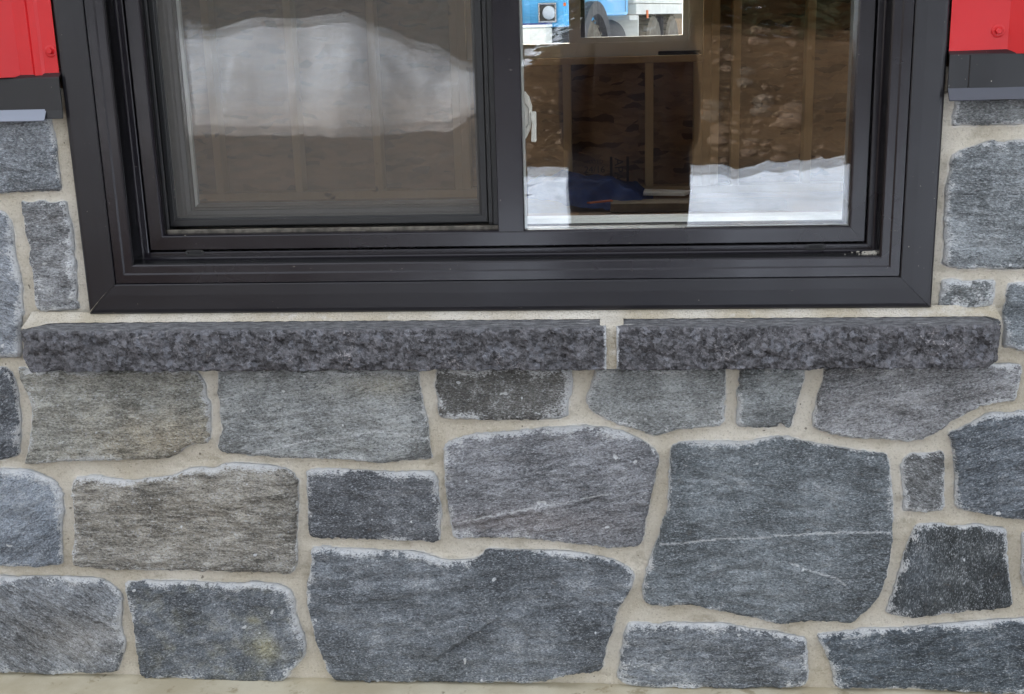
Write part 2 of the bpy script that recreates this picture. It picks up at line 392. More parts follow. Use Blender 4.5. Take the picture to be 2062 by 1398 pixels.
# ------------------------------------------------------------------ ground, snow, terrain
def grid_obj(name, xs, ys, zfn, mat, parent=None, smooth=True):
    X, Y = np.meshgrid(xs, ys, indexing='ij'); Z = zfn(X.ravel(), Y.ravel())
    V = np.stack([X.ravel(), Y.ravel(), Z], 1); ny = len(ys); F = []
    for i in range(len(xs) - 1):
        a = i * ny + np.arange(ny - 1)
        F.append(np.stack([a, a + ny, a + ny + 1, a + 1], 1))
    F = np.concatenate(F)
    return mesh_obj(name, V.tolist(), F.tolist(), mat, parent, smooth)

def ground_z(x, y):
    # flat yard in front; a bank of dug dirt from y=-11 to -17 right of centre; a rise to the yard behind the building
    foot = -11.0 - 0.5 * np.sin(x * 0.9)
    crest = 1.24 - 0.08 * np.abs(x - 1.3) - 0.10 * np.clip(-x - 0.2, 0, 3)
    up = sstep(0, 1, np.clip((foot - y) / 5.6, 0, 1)) * crest
    side = sstep(-2.6, -1.0, x)
    z = up * side
    P = np.stack([x * 0.9, y * 0.9, 0 * x], 1)
    near = sstep(-4.5, -7.0, y)
    z = z + near * 0.10 * fbm(P, 4) + side * sstep(-11, -13, y) * 0.10 * fbm(P * 3.1 + 9, 4)
    z = z + 0.50 * sstep(4.6, 8.0, y) + 0.25 * sstep(-19.5, -26, y)
    return z
def axis(lo, hi, mid0, mid1, step, coarse):
    return np.unique(np.round(np.concatenate([np.geomspace(1, abs(lo - mid0) + 1, coarse)[::-1] * -1 + 1 + mid0, np.arange(mid0, mid1, step), mid1 + np.geomspace(1, hi - mid1 + 1, coarse) - 1]), 4))
gx = axis(-420, 420, -12, 8, 0.16, 26); gy = axis(-420, 420, -22, -5, 0.16, 30)
tag(grid_obj("ground", gx, gy, ground_z, M['dirt']), kind="structure")

def snow_patch_z(x, y):
    d = np.minimum(x + 1.15 + 0.12 * np.sin(y * 2.3), -y * 0 + 9)          # left border
    far = -10.3 + 0.35 * np.sin(x * 1.7 + 0.6) - 0.25 * (x - 1.0) * 0.4      # far border
    P = np.stack([x * 1.3, y * 1.3, 0 * x + 3], 1)
    d = np.minimum(d, y - far) + 0.30 * fbm(P * 1.5, 3)
    d = np.minimum(d, -4.0 - y)
    h = 0.10 * sstep(0, 0.9, d) + 0.20 * fbm(P * 1.8, 4) * sstep(0, 0.5, d) - 0.08 * sstep(0.06, -0.05, d)
    return ground_z(x, y) * 0.6 + h + 0.02
tag(grid_obj("snow_patch", np.arange(-1.6, 9, 0.10), np.arange(-12.6, -3.6, 0.10), snow_patch_z, M['snow']), kind="structure")

def snow_pile_z(x, y):
    cx = np.array([-11, -8.5, -7.1, -6.4, -5.8, -5.15, -4.5, -3.9, -3.4, -2.98, -2.72, -2.35, -1.6, -.8, 0.5]); cz = np.array([1.25, 1.36, 1.36, 1.38, 1.52, 1.56, 1.47, 1.32, 1.16, 1.0, 0.74, 0.62, 0.4, 0.05, -0.2])
    top = np.interp(x, cx, cz)
    wob = 1.7 * fbm(np.stack([x * .9, 0 * x, 0 * x + 2], 1), 4)
    prof = sstep(-15.6 + wob, -17.8 + wob * .5, y) * sstep(-22, -18.6, y)
    P = np.stack([x * 0.9, y * 0.9, 0 * x + 11], 1)
    h = top * np.minimum(1, prof * 1.02) + 0.26 * fbm(P * 1.6, 5) * sstep(0.02, 0.3, prof) - 0.10 * (prof < 0.02)
    return h
tag(grid_obj("snow_pile", np.arange(-12, 0.4, 0.10), np.arange(-21.5, -14.8, 0.10), snow_pile_z, M['dirty_snow']), kind="structure")

def snow_field_z(x, y):
    P = np.stack([x * 0.5, y * 0.5, 0 * x + 5], 1)
    cover = fbm(P * 1.6, 4) + 0.12
    return ground_z(x, y) + np.clip(cover * 0.5 - .06, -0.25, 0.15) + 0.5 * sstep(-18.5, -27, y) + 1.25 * np.exp(-((x + 9.6) / 2.0) ** 2 - ((y + 24) / 2.2) ** 2)
tag(grid_obj("snow_field", np.arange(-40, 30, 0.35), np.arange(-60, -17.8, 0.35), snow_field_z, M['snow']), kind="structure")
tag(grid_obj("snow_yard", np.arange(-30, 30, 0.6), np.arange(8.5, 60, 0.6), lambda x, y: 0.53 + 0.06 * fbm(np.stack([x, y, 0 * x], 1) * 0.4, 3), M['snow']), kind="structure")

# ------------------------------------------------------------------ stone wall
def resample(P, step):
    P = np.asarray(P, float); Q = np.vstack([P, P[:1]]); L = np.linalg.norm(np.diff(Q, axis=0), axis=1); s = np.concatenate([[0], np.cumsum(L)])
    n = max(8, int(s[-1] / step)); t = np.arange(n) * s[-1] / n
    return np.stack([np.interp(t, s, Q[:, 0]), np.interp(t, s, Q[:, 1])], 1)
def chaikin(P):
    P = np.asarray(P, float); N = np.roll(P, -1, 0)
    return np.stack([0.82 * P + 0.18 * N, 0.18 * P + 0.82 * N], 1).reshape(-1, 2)
def inside(pts, poly):
    x, y = pts[:, 0], pts[:, 1]; r = np.zeros(len(pts), bool); n = len(poly)
    for i in range(n):
        x1, y1 = poly[i]; x2, y2 = poly[(i + 1) % n]
        if y1 == y2: continue
        c = ((y1 > y) != (y2 > y)) & (x < (x2 - x1) * (y - y1) / (y2 - y1) + x1); r ^= c
    return r
def dist_outline(pts, P):
    kd = KDTree(len(P))
    for i, (a, b) in enumerate(P.tolist()): kd.insert((a, b, 0), i)
    kd.balance(); idx = np.array([kd.find((a, b, 0))[1] for a, b in pts.tolist()], int) if len(pts) else np.zeros(0, int)
    n = len(P); out = None
    for s in (-2, -1, 0, 1):
        a, b = P[(idx + s) % n], P[(idx + s + 1) % n]; dd = b - a; t = np.clip(((pts - a) * dd).sum(1) / ((dd * dd).sum(1) + 1e-12), 0, 1)
        q = pts - (a + t[:, None] * dd); q = (q * q).sum(1); out = q if out is None else np.minimum(out, q)
    return np.sqrt(out)
def dist_lines(pts, A, B):
    out = np.full(len(pts), 1e9)
    for a, b in zip(A, B):
        d = b - a; L = d @ d + 1e-12; t = np.clip(((pts - a) @ d) / L, 0, 1)
        q = pts - (a + t[:, None] * d); out = np.minimum(out, (q * q).sum(1))
    return np.sqrt(out)

def rough_outline(poly, seed):
    P = resample(chaikin(poly), 2.6)
    if (P[:, 0] * np.roll(P[:, 1], -1) - np.roll(P[:, 0], -1) * P[:, 1]).sum() < 0: P = P[::-1]
    T = np.roll(P, -1, 0) - np.roll(P, 1, 0); T /= np.linalg.norm(T, axis=1)[:, None] + 1e-9; N = np.stack([T[:, 1], -T[:, 0]], 1)
    q = np.stack([P[:, 0] / 16, P[:, 1] / 16, np.full(len(P), seed * 3.7)], 1)
    amp = 0.9 + 1.2 * np.clip(fbm(q * 0.4 + 40, 2) + 0.4, 0, 1)
    return P + N * ((fbm(q, 4, gain=0.62) * 2.1 + np.abs(fbm(q * 2.3 + 60, 3, gain=.6)) * 2.2 - .5) * amp)[:, None]

OUTLINES = []
def build_stone(poly, parent, seed, tone, angle=4.0, proud=10.0, chalk=0.5, warm=(), veins=(), steps=(), step=3.0, streak=None, name="stone"):
    if streak is None: streak = random.Random(seed).uniform(.25, 1.0)
    P = rough_outline(poly, seed); OUTLINES.append(P)
    lo, hi = P.min(0), P.max(0)
    gx, gz = np.meshgrid(np.arange(lo[0], hi[0], step), np.arange(lo[1], hi[1], step), indexing='ij')
    G = np.stack([gx.ravel(), gz.ravel()], 1); G += RNG.uniform(-0.32, 0.32, G.shape) * step
    G = G[inside(G, P)]
    A, B = P, np.roll(P, -1, 0)
    dG = dist_outline(G, P); G = G[dG > 1.4]; 
    V2 = np.vstack([P, G]); n0 = len(P)
    r = delaunay_2d_cdt([Vector(v) for v in V2.tolist()], [(i, (i + 1) % n0) for i in range(n0)], [], 1, 1e-5)
    vv = np.array([tuple(v) for v in r[0]]); F = np.array(r[2]); 
    d = dist_outline(vv, P); d[d < 0.05] = 0
    th = math.radians(angle); gx_ = vv[:, 0] * math.cos(th) + vv[:, 1] * math.sin(th); gz_ = -vv[:, 0] * math.sin(th) + vv[:, 1] * math.cos(th)
    S = seed * 131.7
    q = np.stack([gx_ / 60, gz_ / 60, np.full(len(vv), S)], 1)
    rel = fbm(q, 3) * 1.8 + fbm(q * np.array([2.2, 7.0, 1]) + 5, 4, gain=0.6) * 1.5 + fbm(q * np.array([9, 16, 1]) + 8, 3, gain=0.6) * 0.9
    T_ = fbm(q * np.array([1.0, 2.4, 1]) + 13, 4, gain=0.55) * 5.5; fr_ = T_ - np.floor(T_)
    rel = rel + (np.floor(T_) + sstep(.38, .62, fr_)) * 1.25      # split layers end in small steps
    c = vv.mean(0); tilt = RNG.uniform(-1, 1, 2) * 0.008
    r_edge = 0.8 + 2.6 * np.clip(fbm(q * 2.4 + 21, 3) + 0.25, 0, 1.2)
    h = proud * 1.0 + rel * 1.25 + (vv - c) @ tilt
    for (x1, z1), (x2, z2), amt in steps:      # a cleft: one side of the line stands lower
        a = np.array([x1, z1], float); b = np.array([x2, z2], float); t = (b - a) / np.linalg.norm(b - a); nrm = np.array([-t[1], t[0]])
        w = fbm(np.stack([vv[:, 0] / 22, vv[:, 1] / 22, np.full(len(vv), S + 3)], 1), 3) * 7
        sd = (vv - a) @ nrm + w; al = (vv - a) @ t; Ln = np.linalg.norm(b - a)
        h = h + 1.9 * amt * (sstep(-1.6, 1.6, sd) * np.exp(-np.clip(sd, 0, None) / 45)) * sstep(-15, 15, al) * sstep(Ln + 15, Ln - 15, al)
    h = 1.0 + (h - 1.0) * (1 - np.exp(-d / r_edge)); h = np.where(d <= 0.05, np.clip(h, 0.4, 1.6), np.maximum(h, 0.8))
    ve = np.full(len(vv), 60.0)
    for L in veins:
        L = np.asarray(L, float); wv = fbm(np.stack([vv[:, 0] / 12, vv[:, 1] / 12, np.full(len(vv), S)], 1), 3) * 3
        ve = np.minimum(ve, dist_lines(vv + np.stack([0 * wv, wv], 1), L[:-1], L[1:]))
    tn = np.array(srgb(tone[0] + 4, tone[1] + 2, tone[2] - 2))[None, :3].repeat(len(vv), 0) * 1.36
    for (x, z, rx, rz, col, k) in warm:
        m = np.exp(-(((vv[:, 0] - x) / rx) ** 2 + ((vv[:, 1] - z) / rz) ** 2)) + 0.35 * fbm(q * 3 + 2, 3)
        m = np.clip(m * k, 0, 1)[:, None]; tn = tn * (1 - m) + np.array(srgb(*col))[None, :3] * m
    nv = len(vv)
    V = np.stack([vv[:, 0] / 1000, -h / 1000, vv[:, 1] / 1000], 1)
    # boundary ring pushed back into the mortar bed
    key = {(round(a, 3), round(b, 3)): i for i, (a, b) in enumerate(vv.tolist())}
    cnt = {}
    for f in F:
        for a, b in ((f[0], f[1]), (f[1], f[2]), (f[2], f[0])): cnt[(a, b)] = 1
    bnd = [(a, b) for (a, b) in cnt if (b, a) not in cnt]
    back = {}; extra = []
    for a, b in bnd:
        for k in (a, b):
            if k not in back: back[k] = nv + len(extra); extra.append((V[k][0], 0.012, V[k][2]))
    sides = [(b, a, back[a], back[b]) for a, b in bnd]
    # triangles wound so that normals face the viewer (-y): in (x,z) CCW gives -y
    faces = F.tolist() + [list(s) for s in sides]
    o = mesh_obj(name, V.tolist() + extra, faces, M['stone'], parent, smooth=True)
    me = o.data; N = len(me.vertices); nx = N - nv
    def fattr(nm, a):
        at = me.attributes.new(nm, 'FLOAT', 'POINT'); at.data.foreach_set("value", np.concatenate([a, np.zeros(nx)]).astype(np.float32))
    fattr("edge", d); fattr("vein", ve); fattr("chalk", np.full(nv, chalk)); fattr("streak", np.full(nv, streak))
    at = me.attributes.new("tone", 'FLOAT_COLOR', 'POINT')
    at.data.foreach_set("color", np.concatenate([np.hstack([tn, np.ones((nv, 1))]), np.tile(np.append(tn[0], 1), (nx, 1))]).astype(np.float32).ravel())
    gr = np.stack([gx_ / 1000 + seed * 1.37, -h / 1000 + seed * 0.71, gz_ / 1000 + seed * 0.53], 1)
    at = me.attributes.new("grain", 'FLOAT_VECTOR', 'POINT'); at.data.foreach_set("vector", np.concatenate([gr, np.tile(gr[0], (nx, 1))]).astype(np.float32).ravel())
    return o

STONES = {
 'S1': [(-953,1440),(-826,1437),(-827,1426),(-825,1409),(-823,1387),(-825,1370),(-824,1350),(-824,1323),(-848,1323),(-884,1322),(-920,1320),(-971,1320)],
 'S2': [(-890,1309),(-877,1306),(-857,1310),(-843,1305),(-819,1309),(-819,1293),(-815,1271),(-815,1244),(-818,1220),(-816,1214),(-818,1176),(-821,1158),(-819,1141),(-848,1139),(-880,1138),(-888,1144),(-887,1171),(-886,1192),(-888,1221),(-885,1236),(-889,1259),(-890,1283),(-889,1300)],
 'S3': [(-967,1303),(-923,1296),(-915,1290),(-909,1277),(-908,1257),(-909,1233),(-908,1213),(-906,1192),(-905,1171),(-909,1153),(-908,1138),(-914,1126),(-918,1101),(-921,1066),(-937,1065),(-956,1064),(-1003,1063)],
 'S4': [(-1038,1053),(-958,1051),(-949,1049),(-940,1040),(-937,1026),(-935,1006),(-936,987),(-937,962),(-943,932),(-947,905),(-965,899),(-980,897),(-1063,892)],
 'S5': [(-930,1050),(-922,1049),(-899,1045),(-815,1045),(-743,1045),(-672,1045),(-646,1044),(-639,1032),(-632,1020),(-633,1001),(-628,989),(-630,962),(-634,933),(-641,926),(-658,924),(-678,916),(-689,907),(-706,900),(-784,897),(-857,895),(-907,892),(-939,890),(-940,897),(-932,912),(-927,932),(-921,952),(-917,977),(-917,996),(-923,1013),(-928,1031)],
 'S6': [(-612,1045),(-613,1020),(-616,1011),(-613,989),(-616,969),(-612,952),(-619,933),(-625,917),(-614,910),(-567,906),(-531,902),(-497,901),(-443,900),(-409,898),(-364,892),(-348,896),(-285,900),(-287,911),(-289,930),(-289,958),(-294,977),(-297,998),(-299,1017),(-300,1045)],
 'S7': [(-273,1047),(-176,1048),(-68,1047),(-67,1035),(-69,1008),(-75,990),(-76,966),(-140,963),(-205,964),(-267,966),(-273,971),(-274,984),(-275,1001),(-277,1017),(-275,1030)],
 'S8': [(-34,1045),(-11,1047),(77,1047),(159,1046),(160,1026),(159,992),(157,954),(126,951),(113,950),(93,949),(74,944),(56,938),(41,943),(28,949),(5,954),(-15,963),(-31,971),(-43,980),(-49,994),(-46,1004),(-41,1020),(-37,1033)],
 'S9': [(179,1046),(221,1047),(273,1046),(273,1026),(267,1002),(261,978),(257,954),(251,952),(241,959),(236,952),(207,951),(176,953),(175,975),(177,988),(174,1006),(178,1023)],
 'S10': [(300,1046),(379,1048),(473,1048),(553,1050),(583,1050),(583,1025),(579,1001),(576,991),(558,991),(539,988),(521,981),(506,971),(488,961),(476,951),(461,940),(442,932),(417,930),(394,934),(369,933),(337,936),(314,942),(288,951),(287,968),(290,985),(293,1002),(298,1019),(301,1029)],
 'S11': [(-268,923),(-258,930),(-231,940),(-206,942),(-154,947),(-102,952),(-71,954),(-26,954),(0,948),(12,944),(41,929),(62,909),(61,893),(57,878),(51,847),(44,813),(39,782),(35,763),(25,758),(-4,753),(-48,759),(-106,765),(-150,770),(-209,770),(-251,768),(-259,771),(-263,797),(-265,822),(-268,856),(-269,890)],
 'S12': [(-866,863),(-858,867),(-826,872),(-798,866),(-763,863),(-734,868),(-705,870),(-687,877),(-669,885),(-649,886),(-635,883),(-617,892),(-592,893),(-564,891),(-538,889),(-516,884),(-506,876),(-503,868),(-498,865),(-501,847),(-502,817),(-507,787),(-511,741),(-511,726),(-517,705),(-550,706),(-623,707),(-681,709),(-739,708),(-798,708),(-816,709),(-840,710),(-880,716),(-880,738),(-875,762),(-870,787),(-869,815),(-870,836)],
 'S13': [(-485,883),(-440,884),(-396,882),(-352,879),(-310,881),(-287,881),(-280,871),(-278,853),(-277,831),(-274,809),(-278,787),(-280,761),(-328,764),(-403,766),(-439,766),(-489,767),(-489,795),(-487,827),(-487,858)],
 'S14': [(-1064,884),(-982,883),(-965,882),(-941,882),(-924,876),(-908,870),(-894,861),(-887,848),(-885,830),(-886,808),(-892,790),(-896,762),(-898,737),(-900,717),(-916,715),(-947,710),(-976,712),(-1006,714),(-1090,715)],
 'S15': [(-1136,696),(-1009,696),(-985,694),(-961,695),(-919,697),(-889,695),(-844,694),(-825,685),(-813,673),(-807,660),(-809,638),(-815,612),(-813,593),(-810,577),(-814,561),(-824,538),(-830,523),(-880,521),(-957,517),(-1034,521),(-1164,520)],
 'S16': [(-801,687),(-771,690),(-727,690),(-683,689),(-624,688),(-601,687),(-595,690),(-566,689),(-540,686),(-524,674),(-519,658),(-521,639),(-516,617),(-509,592),(-506,576),(-512,557),(-522,544),(-535,532),(-538,521),(-551,512),(-610,512),(-670,513),(-730,514),(-790,513),(-792,539),(-794,571),(-794,603),(-795,632),(-798,657),(-801,673)],
 'S17': [(-487,751),(-464,753),(-440,750),(-407,749),(-371,748),(-329,747),(-299,740),(-282,734),(-270,731),(-252,731),(-228,733),(-216,741),(-207,751),(-180,751),(-136,749),(-86,750),(-39,742),(-10,736),(10,726),(26,709),(22,694),(16,678),(4,662),(-2,646),(-8,626),(-11,610),(-22,580),(-26,543),(-50,539),(-90,537),(-111,529),(-123,519),(-187,519),(-248,518),(-310,517),(-371,516),(-433,516),(-461,517),(-476,532),(-483,561),(-491,591),(-495,615),(-500,648),(-500,681),(-493,704),(-488,730)],
 'S18': [(77,918),(85,926),(100,931),(128,930),(159,930),(183,929),(208,933),(229,938),(251,938),(269,932),(291,928),(315,923),(337,920),(367,914),(397,912),(403,896),(408,863),(413,823),(413,796),(414,775),(412,744),(409,720),(405,699),(400,682),(393,668),(382,654),(370,643),(360,631),(333,633),(301,635),(279,633),(254,628),(222,635),(189,642),(157,650),(125,659),(109,660),(77,658),(54,658),(40,663),(36,673),(35,688),(40,709),(46,734),(57,765),(62,779),(65,800),(74,817),(73,837),(76,864),(77,895)],
 'S19': [(422,902),(431,910),(458,912),(481,916),(483,896),(485,863),(488,820),(463,817),(439,818),(425,820),(425,846),(421,876),(419,892)],
 'S20': [(484,944),(498,949),(525,964),(540,976),(571,975),(590,978),(673,982),(689,805),(604,807),(570,809),(539,817),(509,822),(501,830),(500,863),(496,896),(492,919)],
 'S21': [(446,796),(461,799),(483,799),(507,795),(540,800),(556,795),(580,792),(584,763),(588,729),(595,695),(600,664),(566,658),(529,654),(489,648),(455,642),(433,644),(409,649),(413,665),(421,693),(427,727),(433,755),(438,775)],
 'S22': [(12,625),(22,629),(41,627),(61,624),(77,629),(109,628),(145,629),(174,627),(206,620),(232,616),(257,612),(273,609),(291,606),(293,584),(296,555),(298,532),(289,520),(257,518),(176,515),(94,515),(28,514),(2,520),(-5,535),(0,561),(4,586),(7,608)],
 'S23': [(305,613),(327,614),(359,619),(384,624),(425,624),(459,628),(505,634),(552,639),(617,645),(698,651),(711,511),(627,516),(576,516),(513,518),(449,520),(402,519),(338,519),(335,538),(330,556),(322,578),(314,592)],
 'S24': [(602,790),(606,756),(605,723),(612,691),(677,687),(750,688),(740,790),(668,791)],
 'S25': [(464,1435),(554,1433),(607,1432),(610,1393),(558,1392),(536,1391),(489,1392),(461,1391),(461,1403),(463,1416)],
 'S26': [(462,1350),(475,1358),(494,1364),(512,1370),(537,1370),(559,1371),(612,1370),(628,1187),(574,1189),(541,1188),(519,1190),(486,1190),(461,1193),(462,1220),(459,1253),(459,1287),(458,1303),(462,1323),(463,1336)],
 'S27': [(461,1174),(474,1176),(494,1172),(520,1174),(536,1175),(537,1154),(536,1134),(497,1133),(459,1134),(460,1152)],
 'S28': [(553,1168),(562,1169),(575,1170),(630,1170),(639,1060),(583,1067),(570,1071),(553,1073),(553,1099),(549,1123),(552,1147)]}
TAN = (150, 138, 112)
LOOK = {  # tone, grain angle, proud mm, chalk, extras
 'S1': dict(tone=(106, 112, 120), chalk=.6, proud=9), 'S2': dict(tone=(102, 105, 110), chalk=1.0, proud=9), 'S3': dict(tone=(106, 112, 121), chalk=.7, angle=-20),
 'S4': dict(tone=(77, 82, 90), chalk=.6, angle=30), 
 'S5': dict(streak=0.8, tone=(116, 117, 114), chalk=.6, angle=2, warm=[(-690, 930, 130, 45, (150, 140, 120), .7)], steps=[((-770, 1040), (-700, 965), -2.5), ((-700, 968), (-640, 972), -1.5)]),
 'S6': dict(tone=(112, 116, 119), chalk=.4, angle=8, warm=[(-360, 1020, 70, 20, (128, 122, 104), .5)], veins=[[(-590, 903), (-540, 918), (-480, 932), (-420, 938), (-370, 948), (-330, 943), (-288, 934)]]),
 'S7': dict(streak=0.1, tone=(76, 77, 78), chalk=1.0, angle=0, proud=8), 'S8': dict(streak=0.35, tone=(106, 110, 113), chalk=.5), 'S9': dict(tone=(106, 111, 115), chalk=.5),
 'S10': dict(streak=0.9, tone=(110, 112, 117), chalk=.6, angle=12, steps=[((300, 1010), (440, 1045), -2.0)]),
 'S11': dict(streak=0.8, tone=(104, 107, 114), chalk=.75, angle=12, warm=[(-150, 800, 170, 25, (116, 107, 104), .5)], steps=[((-260, 790), (30, 850), 2.0)], veins=[[(-250, 800), (-100, 830), (-10, 850)]]),
 'S12': dict(streak=1.3, tone=(115, 114, 111), chalk=.65, angle=0, warm=[(-700, 810, 190, 70, (132, 126, 114), .6)], proud=11),
 'S13': dict(streak=0.15, tone=(70, 74, 81), chalk=.4), 'S14': dict(tone=(102, 110, 121), chalk=.7, angle=28, steps=[((-905, 720), (-930, 880), 2.5)]),
 'S15': dict(tone=(98, 103, 110), chalk=.7, angle=-30, warm=[(-900, 590, 120, 50, (116, 111, 103), .5)], steps=[((-1000, 690), (-810, 600), 3.5), ((-940, 600), (-985, 660), 2.0)]),
 'S16': dict(streak=0.3, tone=(77, 83, 91), chalk=.6, angle=18, warm=[(-575, 575, 22, 24, (160, 156, 128), .75), (-588, 625, 12, 8, (160, 156, 128), .6)]),
 'S17': dict(streak=0.45, tone=(82, 88, 96), chalk=.55, angle=6, proud=12, steps=[((-300, 560), (-175, 650), 4.0), ((-175, 655), (40, 640), -1.5), ((-120, 525), (20, 580), 4.0), ((-420, 660), (-230, 690), 1.2)]),
 'S18': dict(streak=0.3, tone=(86, 93, 100), chalk=.45, angle=3, proud=11, veins=[[(62, 765), (110, 770), (170, 777), (210, 776), (260, 783), (330, 786), (412, 788)], [(260, 735), (330, 712), (345, 700)]]),
 'S19': dict(tone=(84, 87, 91), chalk=.5, angle=-25, proud=8), 'S20': dict(streak=0.9, tone=(79, 86, 95), chalk=.6, angle=16), 'S21': dict(streak=0.4, tone=(52, 57, 62), chalk=.45, angle=80, warm=[(450, 720, 25, 60, (86, 92, 98), .6)]),
 'S22': dict(tone=(86, 92, 100), chalk=.85), 'S23': dict(tone=(66, 74, 83), chalk=.6, angle=4, veins=[[(345, 607), (400, 622), (440, 636), (450, 650)]]), 'S24': dict(tone=(60, 65, 71), chalk=.4),
 'S25': dict(tone=(92, 96, 100), chalk=.3, proud=7), 'S26': dict(tone=(98, 104, 110), chalk=.5, angle=-4, steps=[((470, 1225), (600, 1205), -2.0)]), 'S27': dict(tone=(88, 93, 97), chalk=1.3, proud=7), 'S28': dict(tone=(94, 101, 108), chalk=.4, proud=8),
}
wall = tag(empty("stone_wall", (0, 0, 0.5)), "grey split fieldstone wall with raised sandy mortar joints under the window", "wall")
wall_off = Matrix.Translation((0, 0, -0.5))
def keep(o): o.matrix_parent_inverse = o.parent.matrix_basis.inverted(); return o
for i, (k, poly) in enumerate(STONES.items()): keep(build_stone(poly, wall, i + 1, **LOOK[k]))
# the wall goes on past both sides of the picture
def filler(x0, x1, z0, z1, seed):
    rr = random.Random(seed); x = x0; n = 0
    while x < x1 - 60:
        w = min(rr.uniform(150, 340), x1 - x)
        if x1 - (x + w) < 90: w = x1 - x
        j = lambda a: rr.uniform(-a, a)
        poly = [(x + j(5), z0 + 6 + j(4)), (x + w * .5, z0 + j(6)), (x + w - 16 + j(5), z0 + 6 + j(4)), (x + w - 14 + j(6), (z0 + z1) / 2), (x + w - 16 + j(6), z1 - 6 + j(4)), (x + w * .5, z1 + j(5)), (x + 2 + j(5), z1 - 6 + j(4)), (x + j(6), (z0 + z1) / 2)]
        g = rr.randint(78, 112)
        keep(build_stone(poly, wall, 60 + seed * 7 + n, (g - 3, g + 2, g + 8), angle=rr.uniform(-8, 14), chalk=rr.uniform(.3, .8), step=6.0)); x += w; n += 1
for sd, (x0, x1, z0, z1) in enumerate([(-1700, -985, 1321, 1445), (-1700, -1016, 1070, 1304), (-1700, -1075, 896, 1054), (-1700, -1103, 713, 884), (-1700, -1176, 521, 698),
        (626, 1500, 1391, 1440), (642, 1500, 1189, 1372), (653, 1500, 1066, 1172), (597, 1500, 1000, 1050), (702, 1500, 812, 984), (763, 1500, 692, 796), (724, 1500, 515, 676)]):
    filler(x0, x1, z0, z1, sd)

# mortar bed with a hole for the window
WX0, WX1, WZ0, WZ1 = -800.0, 447.0, 1135.5, 2190.0
def build_mortar():
    xs = np.concatenate([np.arange(-1710, -1060, 12), np.arange(-1060, 700, 4.5), np.arange(700, 1511, 12)]); zs = np.arange(500, 1475, 4.5)
    X, Zc = np.meshgrid(xs, zs, indexing='ij'); Pt = np.stack([X.ravel(), Zc.ravel()], 1); d = np.full(len(Pt), 40.0)
    for P in OUTLINES:
        lo, hi = P.min(0) - 14, P.max(0) + 14
        m = np.where((Pt[:, 0] > lo[0]) & (Pt[:, 0] < hi[0]) & (Pt[:, 1] > lo[1]) & (Pt[:, 1] < hi[1]))[0]
        Q = P[::2]; dd = dist_outline(Pt[m], Q); dd[inside(Pt[m], Q)] = 0
        d[m] = np.minimum(d[m], dd)
    q = np.stack([Pt[:, 0] / 30, Pt[:, 1] / 30, 0 * d], 1)
    y = 0.6 + 1.8 * sstep(0, 7, d) + fbm(q, 4) * 1.6 + fbm(q * 0.5 + 9, 3) * 1.2 + 2.5 * (d <= 0)
    V = np.stack([Pt[:, 0] / 1000, y / 1000, Pt[:, 1] / 1000], 1); nz = len(zs); F = []
    for i in range(len(xs) - 1):
        for j in range(nz - 1):
            cx, cz = (xs[i] + xs[i + 1]) / 2, (zs[j] + zs[j + 1]) / 2
            if WX0 + 22 < cx < WX1 - 22 and cz > WZ0 + 22: continue
            a = i * nz + j; F.append((a, a + nz, a + nz + 1, a + 1))
    o = mesh_obj("mortar", V.tolist(), F, M['mortar'], wall, True)
    at = o.data.attributes.new("edge", 'FLOAT', 'POINT'); at.data.foreach_set("value", d.astype(np.float32))
    return keep(o)
build_mortar()

